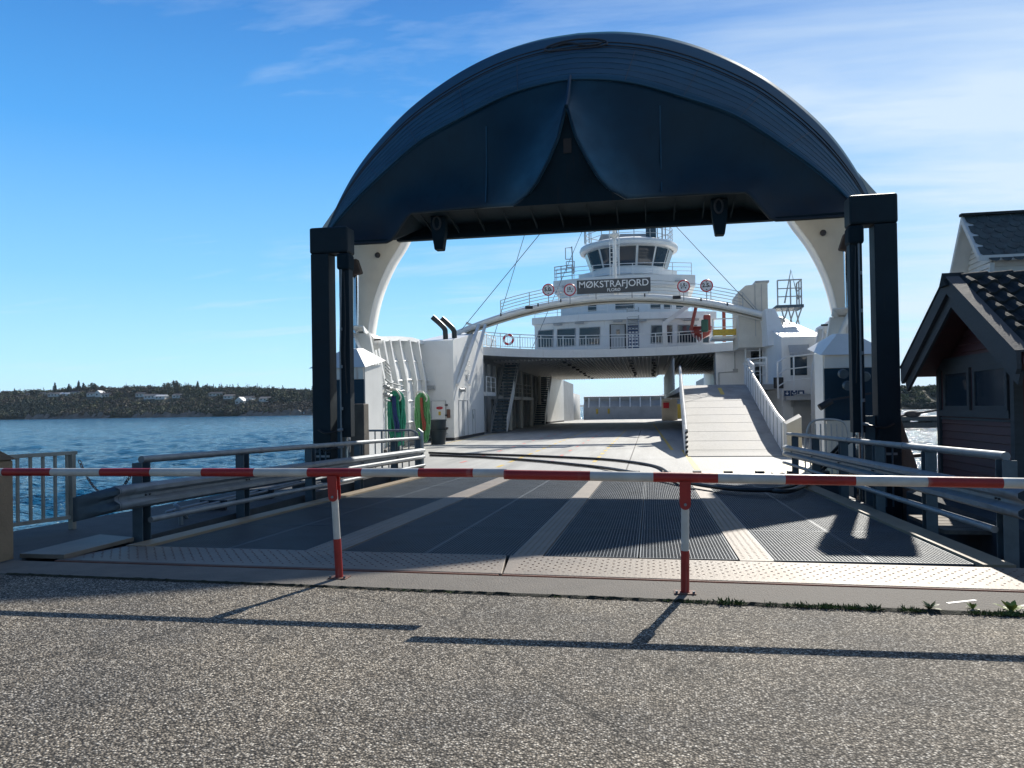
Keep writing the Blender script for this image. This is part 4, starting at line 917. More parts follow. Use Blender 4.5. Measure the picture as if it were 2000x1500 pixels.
# round restriction signs
def roundsign(px, py, s1, s2, kind):
    c = P(px, py, Y=AY-.35); t = MB(); t.lathe((0, 0, 0), [(.001, 0), (.40, 0), (.40, .03), (.001, .03)], 28)
    rot = lambda q, s=1: V((q.x, -q.z, q.y))
    t.v = [c+V((p.x, p.z, p.y)) for p in t.v]; dsc = t.build('restriction_sign', 'disc', ferry)
    t = MB(); t.tube([c+V((.365*cos(a), -.02, .365*sin(a))) for a in [2*pi*k/32 for k in range(32)]], .038, 6, closed=True); t.build('red_ring', 'ring', dsc, smooth=True)
    t = MB(); text(t, s1, c+V((-.06 if s2 else 0, -.016, .02 if kind == 'h' else .07)), (1, 0, 0), (0, 0, 1), .34 if kind == 'h' else .27, .004, bold=.012)
    if s2: text(t, s2, c+V((.19, -.016, -.03 if kind == 'h' else .04)), (1, 0, 0), (0, 0, 1), .15, .004, bold=.006)
    if kind == 'h':
        for s in (-1, 1): t.prism([c+V((-.06, -.02, s*.27)), c+V((.06, -.02, s*.27)), c+V((0, -.02, s*.19))], (0, .004, 0))
    else:
        t.box(c+V((-.16, -.02, -.15)), c+V((-.1, -.016, -.05))); t.box(c+V((.1, -.02, -.15)), c+V((.16, -.016, -.05))); t.box(c+V((-.1, -.02, -.11)), c+V((.1, -.016, -.09)))
    t.build('lettering', 'blackpaint', dsc)
    t = MB(); t.tube([c+V((0, .05, -.9)), c+V((0, .05, .2))], .03, 6); t.build('sign_post', 'casing', dsc)
roundsign(1071, 566, '5.0', 'm', 'h'); roundsign(1113, 566, '15', 't', 'a'); roundsign(1335, 559, '1.5', 't', 'a'); roundsign(1380, 558, '2.5', 'm', 'h')

# ---- upper deck -----------------------------------------------------
def front(x, y_mid=59.4, y_end=53.2, hw=10.9): return lerp(y_mid, y_end, (abs(x)/hw)**3.0)
xs_ = [lerp(-10.9, 10.9, k/40) for k in range(41)]
def upz(x): return 5.98+.12*(abs(x)/10.9)**2
mb = MB()
R0 = [F(x, front(x), upz(x)-.62) for x in xs_]; R1 = [F(x, front(x), upz(x)) for x in xs_]; R2 = [F(x, 139.5-front(x), upz(x)) for x in xs_]; R3 = [F(x, 139.5-front(x), upz(x)-.62) for x in xs_]
mb.grid([R0, R1, R2, R3]); updeck = mb.build('upper_deck', 'white', ferry)
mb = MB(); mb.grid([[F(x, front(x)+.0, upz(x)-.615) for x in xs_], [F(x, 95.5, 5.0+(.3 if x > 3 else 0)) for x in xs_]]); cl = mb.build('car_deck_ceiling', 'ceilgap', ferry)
mb = MB()
for k in range(43):
    x = -10.2+k*.31
    mb.hexa([F(x, 60.4, 5.26), F(x+.07, 60.4, 5.26), F(x+.07, 95.4, 4.9), F(x, 95.4, 4.9), F(x, 60.4, 5.4), F(x+.07, 60.4, 5.4), F(x+.07, 95.4, 5.05), F(x, 95.4, 5.05)])
for k in range(24):
    x = 3.6+k*.31
    mb.hexa([F(x, 60.4, 5.27), F(x+.05, 60.4, 5.27), F(x+.05, 95.4, 5.2), F(x, 95.4, 5.2), F(x, 60.4, 5.4), F(x+.05, 60.4, 5.4), F(x+.05, 95.4, 5.35), F(x, 95.4, 5.35)])
mb.build('ceiling_beam', 'ceiling', cl, kind='stuff')
rg = random.Random(5)
for lx, nn in ((-4.6, 9), (.6, 8), (2.5, 8)):
    for k in range(nn):
        mb = MB(); y = 61+k*3.6; x = lx+rg.uniform(-.1, .1); zc = lerp(5.2, 4.85, (y-60)/35); mb.box(F(x-.14, y, zc-.12), F(x+.14, y+.5, zc+.02)); mb.build('ceiling_lamp', 'girder', cl)
# balcony railing
brail = MB(); bp_ = [F(x, front(x)+.08, upz(x)) for x in [lerp(-9.9, 6.0, k/30) for k in range(31)]]
rail(brail, bp_, 1.08, (.12, .8, 1.0), 1.7, .035, .025, 6, balu=.22)
brail.build('balcony_railing', 'casing' if False else 'white', updeck)
mb = MB(); rail(mb, [F(-9.9, 54.8, 6.1), F(-9.9, 60, 6.1)], 1.08, (.12, .8, 1), 1.7, .035, .025, 6, balu=.3); mb.build('side_railing', 'white', updeck)

def house(name, mat, x0, x1, y0, y1, z0, z1, bow=1.2, taper=0, n=16, parent=None, cap=True):
    """a deckhouse whose front is gently rounded; returns (object, front function)"""
    mid = (x0+x1)/2; hw = (x1-x0)/2
    fr = lambda x: y0+bow*((x-mid)/hw)**2
    xs2 = [lerp(x0, x1, k/n) for k in range(n+1)]; plan = [(x, fr(x)) for x in xs2]+[(x1, y1), (x0, y1)]
    mb = MB(); m_ = len(plan); mb.v = [F(x, y, z0) for x, y in plan]+[F(mid+(x-mid)*(1-taper), y+taper*2, z1) for x, y in plan]
    mb.f = [tuple(reversed(range(m_))), tuple(range(m_, 2*m_))]+[(i, (i+1) % m_, m_+(i+1) % m_, m_+i) for i in range(m_)]
    return mb.build(name, mat, parent or ferry), fr
h1, f1 = house('deckhouse', 'white', -7.3, 7.3, 62.0, 78, 6.0, 8.8, bow=1.6)
h1c, _ = house('deckhouse_fascia', 'white', -7.45, 7.45, 61.55, 78.2, 8.45, 9.0, bow=1.6, parent=h1)
def wallpanel(name, mat, fr, x0, x1, z0, z1, out_=.03, parent=None, th=.05, slant=0):
    mb = MB(); n = 4; a = []; b = []
    xs3 = [lerp(x0, x1, k/n) for k in range(n+1)]
    mb.grid([[F(x, fr(x)-out_, z0) for x in xs3], [F(lerp(x, x+slant, 1), fr(x)-out_, z1) for x in xs3]]); return mb.build(name, mat, parent, solid=th)
# windows of the lounge
wx_ = lambda px: P(px, 650, Y=62.3).x-CX
for x0, x1, nm in ((wx_(1046), wx_(1077), 0), (wx_(1086), wx_(1122), 0), (wx_(1131), wx_(1171), 0), (wx_(1271), wx_(1312), 0), (wx_(1323), wx_(1361), 0), (wx_(1373), wx_(1386), 0)):
    g_ = wallpanel('window', 'glass', f1, x0, x1, 6.55, 7.95, parent=h1, slant=.06)
    mb = MB(); mb.tube([F(x, f1(x)-.06, z) for x, z in ((x0, 6.55), (x1, 6.55), (x1+.06, 7.95), (x0+.06, 7.95))], .05, 4, closed=True); mb.build('window_frame', 'casing', h1)
dx0, dx1 = wx_(1193), wx_(1221)
wallpanel('door', 'casing', f1, dx0, dx1, 6.05, 8.05, parent=h1); mb = MB(); mb.tube([F(x, f1(x)-.08, z) for x, z in ((dx0-.03, 6.05), (dx0-.03, 8.1), (dx1+.03, 8.1), (dx1+.03, 6.05))], .05, 4); mb.build('door_frame', 'girder', h1)
wallpanel('door_window', 'glass', f1, dx0+.45, dx0+.72, 7.3, 7.7, .05, parent=h1)
wallpanel('vending_recess', 'bluesign', f1, dx1+.22, dx1+1.1, 6.05, 8.0, parent=h1)
mb = MB()
for i in range(6):
    for j in range(3): mb.box(F(dx1+.3+j*.26, f1(1.5)-.11, 6.3+i*.27), F(dx1+.48+j*.26, f1(1.5)-.07, 6.42+i*.27))
mb.build('notice_cards', 'disc', h1, kind='stuff')
# stair between lounge deck and the deck above
mb = MB()
for k in range(10): mb.box(F(dx1+.25, 61.2+k*.06, 7.6+k*.17), F(dx1+1.05, 61.5+k*.06, 7.63+k*.17))
mb.bar(F(dx1+.2, 61.1, 7.3), F(dx1+.2, 61.9, 9.4), .08); mb.bar(F(dx1+1.1, 61.1, 7.3), F(dx1+1.1, 61.9, 9.4), .08); mb.build('steps', 'casing', h1)
for x in (-5.2, -3.4, -.3, 1.6, 3.6, 5.2, 5.7):
    mb = MB(); mb.box(F(x-.35, f1(x)-.55, 8.28), F(x+.35, f1(x)-.1, 8.38)); mb.build('awning_lamp', 'casing', h1)
mb = MB(); rail(mb, [F(x, f1(x)-.35, 9.0) for x in (-7.2, -5, -3, -1, 1)], 1.0, (.3, .6, 1), 2, .025, .02); mb.build('railing', 'white', h1)
mb = MB(); rail(mb, [F(x, f1(x)-.35, 9.0) for x in (2.1, 4, 6, 7.2)], 1.0, (.3, .6, 1), 2, .025, .02); mb.build('railing', 'white', h1)
h2, f2 = house('second_tier', 'white', -5.3, 5.4, 64.5, 77, 9.02, 11.5, bow=1.2, parent=h1) if False else house('second_tier', 'white', -5.3, 5.4, 64.5, 77, 9.02, 11.5, bow=1.2)
for x0, x1 in ((-2.9, -2.2), (-.6, 1.0), (2.3, 3.1), (3.4, 4.0), (4.4, 5.0)): wallpanel('window', 'glass', f2, x0, x1, 9.6, 10.5, parent=h2)
h3, f3 = house('third_tier', 'white', -5.9, 6.0, 64.2, 77, 11.5, 12.4, bow=1.4)
mb = MB(); rail(mb, [F(x, f3(x)+.1, 12.4) for x in (-5.6, -4, -2, 0, 2, 4, 5.7)], 1.0, (.33, .66, 1), 1.6, .03, .025); mb.build('railing', 'white', h3)
for x in (-4.8, -1.6, 1.4, 4.6): mb = MB(); mb.box(F(x-.3, f3(x)-.25, 11.75), F(x+.3, f3(x)-.02, 11.9)); mb.build('strip_lamp', 'casing', h3)
h4, f4 = house('wheelhouse_base', 'white', -3.8, 4.4, 67.0, 77, 12.4, 13.3, bow=2.4)
h5, f5 = house('wheelhouse_gallery', 'white', -4.05, 4.65, 66.7, 77.3, 12.98, 13.45, bow=2.6, parent=h4)
mb = MB()
for z in (12.5, 12.65, 12.8): mb.tube([F(x, f4(x)-.05, z) for x in [lerp(-4, 4, k/12) for k in range(13)]], .03, 4)
mb.build('corrugation', 'casing', h4)
mb = MB(); rail(mb, [F(-5.8, 66, 12.4), F(-5.8, 65.6, 12.4), F(-4.2, 64.9, 12.4)], 1.2, (.25, .5, .75, 1), 1.2, .04, .03); mb.build('side_gallery_railing', 'casing', h3)
mb = MB(); rail(mb, [F(-4.9, 67, 13.3), F(-4.2, 67, 13.3)], 1.0, (.5, 1), .6, .035, .03); mb.tube([F(-4.3, 67, 13.2), F(-4.4, 67, 15.6)], .05, 6); mb.tube([F(-4.95, 67, 14.5), F(-4.95, 67, 15.5), F(-4.4, 67, 15.5)], .04, 5); mb.tube([F(-4.95, 67, 14.5), F(-4.4, 67, 14.5)], .04, 5); mb.build('radio_mast', 'casing', h4)
# wheelhouse: windows lean outward, round plan
WC = (.38, 71.6)
def wh(r, z, k, n=14): a = -pi/2+2*pi*(k-.5)/n; return F(WC[0]+r*cos(a)*.96, WC[1]+r*sin(a), z)
n = 14
mb = MB(); mb.grid([[wh(3.5, 13.45, k) for k in range(n)], [wh(3.55, 13.85, k) for k in range(n)], [wh(4.18, 15.62, k) for k in range(n)], [wh(4.3, 15.75, k) for k in range(n)]], close=True); whs = mb.build('wheelhouse', 'white', ferry)
for k in range(n):
    a0, a1, b0, b1 = wh(3.62, 13.92, k), wh(3.62, 13.92, k+1), wh(4.19, 15.5, k), wh(4.19, 15.5, k+1)
    L_ = lambda p, q, f: p.lerp(q, f)
    mb = MB(); mb.add([L_(a0, a1, .07), L_(a0, a1, .93), L_(b0, b1, .93), L_(b0, b1, .07)], [(0, 1, 2, 3)]); mb.build('bridge_window', 'glass', whs, solid=.03)
mb = MB(); rows = [[wh(r, z, k/2.5, 35/2.5) for k in range(35)] for r, z in ((4.25, 15.58), (4.62, 15.66), (4.7, 15.9), (4.6, 16.12), (3.6, 16.42), (1.5, 16.6), (.05, 16.65))]; mb.grid(rows, close=True); mb.build('bridge_roof', 'white', whs, auto=True)
mb = MB(); rp_ = [wh(4.2, 16.2, k, 14) for k in range(15)]; rail(mb, rp_, 1.4, (.35, .7, 1), 1.5, .035, .025); mb.build('roof_railing', 'casing', whs)
mb = MB(); mb.hexa([F(-2.4, 70, 16.3), F(2.9, 70, 16.3), F(2.9, 73, 16.3), F(-2.4, 73, 16.3), F(-2.0, 70.4, 17.3), F(2.6, 70.4, 17.1), F(2.6, 72.8, 17.1), F(-2.0, 72.8, 17.3)]); mb.build('roof_locker', 'casing', whs)
for x, h_ in ((-3.4, 1.9), (-3.0, 1.3), (3.0, 2.4), (3.4, 2.6), (3.7, 2.0)): mb = MB(); mb.tube([F(x, 68.8, 16.2), F(x, 68.8, 16.2+h_)], .05, 6); mb.tube([F(x, 68.8, 16.2+h_), F(x, 68.8, 16.3+h_)], .16, 8); mb.build('roof_antenna', 'casing', whs)
mb = MB(); mb.box(F(2.0, 69.2, 16.45), F(2.9, 70, 17.35)); mb.build('search_light', 'glass', whs)
# fore mast rising behind the name board
mb = MB(); mb.tube([F(0, 50.6, 8.3), F(0, 50.6, 14.2)], .12, 12); ms = mb.build('fore_mast', 'white', ferry, auto=True)
for sx in (-1, 1): mb = MB(); mb.tube([F(sx*.30, 50.45, 8.6), F(sx*.30, 50.45, 14.0)], .03, 6); mb.build('ladder_stile', 'white', ms)
mb = MB()
for z in np.arange(8.8, 14.0, .28): mb.tube([F(-.3, 50.45, z), F(.3, 50.45, z)], .02, 5)
mb.build('ladder_rungs', 'white', ms)
mb = MB(); mb.lathe(F(0, 50.6, 12.75), [(.14, -.2), (.36, 0), (.36, .08), (.14, .1)], 16); mb.build('mast_platform', 'white', ms)
mb = MB(); mb.bar(F(-.8, 50.5, 13.7), F(.8, 50.5, 13.7), .14); mb.build('lamp_yard', 'white', ms)
# stays
for a_, b_ in ((F(-9.6, 47.5, 6.6), F(-3.2, 44.2, 12.6)), (F(-9.3, 55, 6.0), F(-6.2, 55, 15.5)), (F(-7, 60, 6.2), F(-3, 66, 17.5)), (F(8.8, 50, 7.3), F(3.2, 52, 14.4))):
    mb = MB(); d = b_-a_; mb.tube([a_, a_+d*1.0], .022, 5); mb.build('wire_stay', 'galvdull', ferry)

# ---- car deck walls, stairs and walkways -----------------------------
for sx in (-1, 1):
    mb = MB(); mb.grid([[F(sx*10.6, y, DZ) for y in (53.6, 60, 70, 80, 88)]+[F(sx*9.3, 96, DZ), F(sx*8.2, 104, DZ)], [F(sx*10.6, y, 5.6) for y in (53.6, 60, 70, 80, 88)]+[F(sx*9.3, 96, 5.2), F(sx*8.2, 104, 4.6)]]); wl = mb.build('car_deck_wall', 'casing', ferry, solid=.1)
    if sx < 0:
        for y in np.arange(55, 88, 2.2):
            mb = MB(); mb.box(F(-10.6, y, DZ), F(-10.25, y+.16, 5.0)); mb.build('frame_post', 'casing', wl)
        for y in (63.5, 69, 75, 81): mb = MB(); mb.tube([F(-9.45, y, DZ), F(-9.45, y, 4.9)], .16, 12); mb.build('pillar', 'offwhite', wl, auto=True)
        for y0, y1, z in ((53.7, 57.0, 2.75), (60, 76, 2.55), (83.5, 88, 2.5)):
            mb = MB(); mb.box(F(-10.55, y0, z-.28), F(-9.35, y1, z)); mb.build('walkway', 'casing' if y0 > 58 else 'white', wl)
            mb = MB(); rail(mb, [F(-9.38, y0, z), F(-9.38, y1, z)], 1.1, (.33, .66, 1), 1.4, .035, .028); mb.build('walkway_railing', 'casing' if y0 > 58 else 'white', wl)
        mb = MB()
        for y in (61.5, 66.5): mb.box(F(-10.52, y, -.2), F(-10.45, y+.9, 1.9))
        mb.build('dark_locker', 'navy', wl)
        # stairs
        for ys_, z1 in ((57.2, 5.4), (78.5, 4.9)):
            mb = MB(); nst = 22; ln = 6.2
            for k in range(nst): mb.box(F(-9.75, ys_+ln*k/nst, DZ+(z1-DZ)*(k+1)/nst-.17), F(-8.65, ys_+ln*k/nst+.26, DZ+(z1-DZ)*(k+1)/nst))
            st_ = mb.build('stair_steps', 'galvdull', wl)
            for x in (-9.8, -8.6): mb = MB(); mb.bar(F(x, ys_-.1, DZ+.1), F(x, ys_+ln, z1), .06, .3); mb.build('stair_stringer', 'casing', wl)
            mb = MB()
            for x in (-9.8, -8.6): mb.tube([F(x, ys_, DZ+1.0), F(x, ys_+ln, z1+.8)], .03, 6)
            mb.build('stair_rail', 'casing', wl)
            mb = MB(); mb.hexa([F(-8.58, ys_-.1, DZ+.1), F(-8.52, ys_-.1, DZ+.1), F(-8.52, ys_+3.2, 2.7), F(-8.58, ys_+3.2, 2.7), F(-8.58, ys_-.1, DZ+1.1), F(-8.52, ys_-.1, DZ+1.1), F(-8.52, ys_+3.2, 3.7), F(-8.58, ys_+3.2, 3.7)]); mb.build('stair_side_panel', 'white', wl)
# right lane: raised deck, its partition and the sloping car ramp
mb = MB(); mb.box(F(3.87, 45, 2.38), F(10.5, 98, 2.68)); rdk = mb.build('raised_deck', 'casing', ferry)
mb = MB(); mb.box(F(3.80, 56, 2.70), F(3.88, 96, 4.95)); mb.build('partition', 'casing', rdk)
for y in (96.5,): mb = MB(); mb.box(F(3.5, y, DZ), F(5.4, y+.3, 2.3)); mb.build('support_wall', 'offwhite', rdk); mb = MB(); mb.box(F(3.7, y-.1, 1.2), F(4.4, y-.01, 1.9)); mb.build('fire_cabinet', 'ring', rdk)
for y in np.arange(63, 96, 3.5): mb = MB(); mb.box(F(9.6, y, 2.62), F(9.9, y+.3, 5.4)); mb.build('deck_pillar', 'casing', rdk)
mb = MB(); mb.hexa([F(6.9, 58, 2.6), F(9.4, 58, 2.6), F(9.4, 60, 2.6), F(6.9, 60, 2.6), F(6.9, 58, 5.5), F(9.4, 58, 5.5), F(9.4, 60, 5.5), F(6.9, 60, 5.5)]); cw = mb.build('stair_casing', 'white', ferry)
mb = MB(); mb.tube([F(7.1, 57.95, 2.7), F(7.1, 57.95, 3.9), F(8.1, 57.95, 3.95)], .04, 6); mb.tube([F(8.25, 57.95, 4.0), F(8.25, 57.95, 5.4)], .03, 6); mb.box(F(8.1, 57.9, 3.9), F(8.45, 57.99, 4.15)); mb.build('conduit', 'casing', cw)
RXa = lambda y: lerp(3.46, 3.87, (y-29)/16)
RXb = lambda y: lerp(6.90, 7.42, (y-29)/16)
prof = [(28.6, DZ+.03), (29.6, DZ+.1), (31.5, .12), (34, .62), (37.5, 1.34), (41, 2.05), (43.3, 2.5), (44.3, 2.66), (45.1, 2.70)]
mb = MB(); mb.grid([[F(lerp(RXa(y), RXb(y), f), y, z) for f in (0, .25, .5, .75, 1)] for y, z in prof]); crp = mb.build('car_ramp', 'ramp', ferry, solid=.16)
mb = MB()
for y in np.arange(30, 44.5, 1.6):
    z = next(lerp(p[1], q[1], (y-p[0])/(q[0]-p[0])) for p, q in zip(prof, prof[1:]) if y <= q[0]); mb.bar(F(RXa(y)+.05, y, z+.004), F(RXb(y)-.05, y, z+.004), .014, .004)
mb.build('ramp_seam', 'casing', crp)
mb = MB(); mb.add([F(5.75, 41.2, 2.1), F(5.95, 41.2, 2.1), F(5.95, 43.2, 2.49), F(5.75, 43.2, 2.49)], [(0, 1, 2, 3)]); mb.build('ramp_marking', 'yellow', crp)
def rz(y): return next(lerp(p[1], q[1], (y-p[0])/(q[0]-p[0])) for p, q in zip(prof, prof[1:]) if y <= q[0])
for sx_, xf in ((0, lambda y: RXa(y)-.03), (1, lambda y: RXb(y)+.03)):
    if sx_: top = [(29.4, DZ+1.2)]+[(y, z+1.08) for y, z in prof[2:]]; low = [(29.4, DZ+.05)]+[(y, z-.1) for y, z in prof[2:]]
    else: top = [(29.2, DZ+.95), (30.2, DZ+1.15)]+[(y, z+1.1) for y, z in prof[2:]]; low = [(29.2, DZ+.04), (30.2, DZ+.04)]+[(y, z-.35) for y, z in prof[2:]]
    mb = MB(); mb.grid([[F(xf(y), y, z) for y, z in low], [F(xf(y), y, z) for y, z in top]]); wlp = mb.build('ramp_parapet', 'white', ferry, solid=.06)
    mb = MB(); mb.tube([F(xf(y), y, z) for y, z in top], .055, 6); mb.build('parapet_cap', 'bwhite', wlp, auto=True)
    if sx_:
        mb = MB()
        for k in range(13): y = 29.7+k*1.15; mb.box(F(xf(y)-.08, y, rz(y)+.05), F(xf(y)-.035, y+.1, rz(y)+1.05))
        mb.build('parapet_stiffener', 'casing', wlp)
        mb = MB(); mb.hexa([F(6.9, 28.7, DZ), F(7.45, 28.9, DZ), F(7.45, 29.4, DZ), F(6.9, 29.35, DZ), F(6.9, 28.7, DZ+1.15), F(7.45, 28.9, DZ+1.4), F(7.45, 29.4, DZ+1.5), F(6.9, 29.35, DZ+1.2)]); mb.build('parapet_end', 'offwhite', wlp)
    else:
        mb = MB(); xx = xf(29.1)
        for k in range(5):
            z = DZ+.08+k*.18; mb.hexa([F(xx-.05, 29.13, z), F(xx+.05, 29.13, z+.05), F(xx+.05, 29.18, z+.05), F(xx-.05, 29.18, z), F(xx-.05, 29.13, z+.09), F(xx+.05, 29.13, z+.14), F(xx+.05, 29.18, z+.14), F(xx-.05, 29.18, z+.09)])
        mb.build('hazard_stripes', 'girder', wlp)
mb = MB(); rail(mb, [F(7.45, 41.5, 2.2), F(7.5, 44.5, 2.68), F(8.4, 43.6, 2.7)], 1.4, (.35, .7, 1), 1.1, .06, .04); mb.build('landing_railing', 'white', ferry)

# ---- right hand deck furniture -------------------------------------
mb = MB(); mb.prism([F(7.78, 50.9, 5.2), F(9.6, 50.9, 5.2), F(9.6, 50.9, 9.3), F(8.85, 50.9, 9.3), F(8.8, 50.9, 9.2), F(8.25, 50.9, 9.15), F(7.78, 50.9, 8.75)], (0, 3.6, 0)); fn = mb.build('funnel_casing', 'offwhite', ferry)
mb = MB(); mb.box(F(8.85, 50.85, 9.3), F(9.7, 54.6, 9.42)); mb.build('funnel_cap', 'casing', fn)
for x in (8.8, 9.2): mb = MB(); mb.box(F(x, 50.87, 5.9), F(x+.04, 50.9, 9.2)); mb.build('funnel_seam', 'casing', fn)
# basket with railing right of the arch
mb = MB(); rail(mb, [F(9.9, 49, 7.6), F(11.3, 49, 7.6), F(11.3, 50.6, 7.6)], 1.5, (.33, .66, 1), .7, .045, .035); mb.tube([F(10.3, 49, 7.7), F(10.7, 49, 9.7), F(11.1, 49, 7.9)], .05, 6); bk = mb.build('lookout_railing', 'casing', ferry)
mb = MB(); mb.box(F(9.8, 48.9, 7.4), F(11.4, 50.8, 7.58)); mb.build('lookout_floor', 'galvdull', bk)
mb = MB()
for k in range(3):
    mb.bar(F(10.1+.4*k, 49, 7.4), F(10.4+.4*k, 49.4, 6.4), .06); mb.bar(F(10.5+.4*k, 49, 7.4), F(10.2+.4*k, 49.4, 6.4), .06)
mb.build('lookout_brace', 'casing', bk)
mb = MB(); mb.hexa([F(9.25, 44.5, 4.9), F(11.6, 44.5, 4.9), F(11.6, 53, 5.2), F(9.4, 53, 5.2), F(9.4, 45.5, 5.25), F(11.3, 45.0, 5.15), F(10.8, 53, 7.3), F(9.5, 53, 7.4)]); mb.build('sloping_roof', 'white', ferry)
mb = MB(); mb.box(F(6.3, 52.4, 6.15), F(8.6, 52.6, 6.55)); mb.build('yellow_beam', 'yellow', ferry)
mb = MB(); mb.box(F(6.3, 52.6, 5.95), F(9.2, 55, 6.12)); rail(mb, [F(6.3, 52.5, 6.15), F(9.2, 52.5, 6.15)], 1.1, (.5, 1), 1.4, .04, .03); mb.build('boarding_platform', 'white', ferry)
mb = MB(); rail(mb, [F(8.3, 52, 2.8), F(9.2, 52, 2.8)], 4.5, (.2, .35, .5, .65, .8, 1), .9, .045, .03); mb.box(F(8.2, 51.8, 4.15), F(9.5, 52.6, 4.3)); mb.build('ladder_tower', 'white', ferry)

# ---- stern end ------------------------------------------------------
for sx in (-1, 1):
    mb = MB(); ysn = [96.5, 101, 105, 108.5, 110.5]
    mb.grid([[F(sx*(half(y)-.9), y, lerp(DZ, bwtop(y), f)) for f in (0, .5, 1)] for y in ysn]); mb.build('stern_bulwark', 'casing', ferry, solid=.1, smooth=True)
mb = MB(); arc = [lerp(-7.2, 7.2, k/20) for k in range(21)]; fz = lambda x: 111.5-.05*x*x
mb.grid([[F(x, fz(x), DZ) for x in arc], [F(x, fz(x), 1.5) for x in arc], [F(x, fz(x)+1.1, 2.35) for x in arc], [F(x, fz(x)+.6, 2.9) for x in arc], [F(x, fz(x)+1.0, 2.9) for x in arc]]); sv = mb.build('stern_visor', 'casing', ferry, solid=.1)
for k in range(1, 20, 2):
    mb = MB(); x = arc[k]; mb.hexa([F(x-.08, fz(x)-.3, 1.4), F(x+.08, fz(x)-.3, 1.4), F(x+.08, fz(x), 1.4), F(x-.08, fz(x), 1.4), F(x-.08, fz(x)+.35, 2.8), F(x+.08, fz(x)+.35, 2.8), F(x+.08, fz(x)+.9, 2.8), F(x-.08, fz(x)+.9, 2.8)]); mb.build('stern_rib', 'white', sv)
for x in (-5.5, -3.9): mb = MB(); mb.box(F(x, fz(x)-.12, .5), F(x+.3, fz(x)-.02, 1.2)); mb.build('stern_mark', 'yellow', sv)
mb = MB(); mb.box(F(5.3, 106, DZ), F(6.2, 106.3, 1.7)); mb.build('yellow_gate', 'yellow', ferry)

# ---- things carried on board ----------------------------------------
def life_ring(c, r):
    t = thing('life_ring', 'red and white life ring hanging on the left end of the balcony railing', 'life ring', c)
    for k in range(8):
        mb = MB(); mb.tube([c+V((r*cos(a), 0, r*sin(a))) for a in [2*pi*(k+j/5)/8 for j in range(6)]], .085, 8); mb.build('ring_segment', 'ring' if k % 2 else 'disc', t, smooth=True)
life_ring(P(993, 663, Y=54.9), .34)
rbt = thing('rescue_boat', 'orange red rescue boat with dark engine stowed beside the white funnel casing', 'boat', F(5.6, 61, 6.5))
mb = MB(); rws = []
for k in range(9):
    f = k/8; y = lerp(58.5, 62.5, f); w_ = .75*sin(pi*min(1, .25+.9*f))+.12; rws.append([F(6.0-w_, y, 7.4), F(6.0-w_*.75, y, 6.8), F(6.0, y, 6.5), F(6.0+w_*.75, y, 6.8), F(6.0+w_, y, 7.4)])
mb.grid(rws); mb.f.append((0, 1, 2, 3, 4)); mb.build('hull', 'orange', rbt, solid=.05, smooth=True)
mb = MB(); mb.box(F(6.1, 58.0, 7.0), F(6.6, 58.5, 8.2)); mb.build('outboard_engine', 'orange', rbt, bevel=.08)
mb = MB(); mb.bar(F(5.2, 58.4, 7.1), F(5.6, 58.3, 8.9), .22); mb.build('frame_arm', 'orange', rbt)
mb = MB(); mb.box(F(5.9, 57.6, 6.9), F(6.4, 58.0, 7.8)); mb.build('console', 'greenpaint', rbt, bevel=.08)
mb = MB(); mb.box(F(7.5, 58.6, 6.2), F(7.72, 59, 9.0)); mb.build('lifting_post', 'orange', rbt)
dv = MB(); dv.bar(F(3.3, 59.6, 6.0), F(3.3, 59.6, 7.9), .35); dv.bar(F(3.3, 59.6, 7.8), F(5.2, 59.8, 9.2), .32); solo(dv, 'davit', 'boardwhite', 'white boat davit leaning over the balcony beside the orange boat', 'davit')

# mooring ropes hung on the left bulwark
def rope_hank(px, top, bot, wpx, Y, main, accent, lab, seed):
    rg = random.Random(seed); c = P(px, top, Y=Y); b = P(px+4, bot, Y=Y); H = c.z-b.z; W = wpx/1500*Y/2
    t = thing('mooring_rope', lab, 'rope', b, 'coiled ropes hung on the bulwark')
    mb = MB()
    for k in range(46):
        f = rg.uniform(-1, 1); dep = rg.uniform(-.22, .18); bt = H*rg.uniform(.72, 1.0); wv = rg.uniform(.02, .05)
        x0 = f*W*.45; xw_ = f*W; pts = [c+V((x0*.6, dep*.4+.0, -.02*rg.random())), c+V((x0*1.9, dep, -.08*H)), c+V((xw_+rg.uniform(-wv, wv), dep, -.25*H)), c+V((xw_*rg.uniform(.8, 1.15)+rg.uniform(-wv, wv), dep, -bt*.55)), c+V((xw_*.85+rg.uniform(-.09, .09), dep*.8, -bt*.8)), c+V((xw_*.6+rg.uniform(-.12, .12), dep*.5, -bt))]
        mb.tube(smoothpts(pts, 5), .043, 7)
    mb.build('rope_coil', main, t, smooth=True)
    mb = MB()
    for k in range(3):
        x0 = rg.uniform(-.06, .05); mb.tube(smoothpts([c+V((x0, -.28, -.22)), c+V((x0+.05, -.3, -.4*H)), c+V((x0+.1+.04*k, -.28, -.58*H)), c+V((x0+.12, -.26, -.72*H))], 5), .055, 7)
    mb.build('accent_line', accent, t, smooth=True)
    mb = MB(); mb.tube(smoothpts([c+V((-.3, -.1, -.25)), c+V((-.2, -.3, .02)), c+V((.1, -.34, .06)), c+V((.32, -.3, -.25)), c+V((.26, -.32, -.42))], 5), .035, 6); mb.build('hook', 'bwhite', t, smooth=True)
rope_hank(773, 764, 875, 36, 30.6, 'ropegreen', 'ropeblue', 'thick teal mooring rope with a navy strand, hung left of the other rope', 3)
rope_hank(825, 768, 868, 26, 36.2, 'ropelight', 'ropered', 'light green mooring rope with a faded red strap, nearest the watertight door', 7)
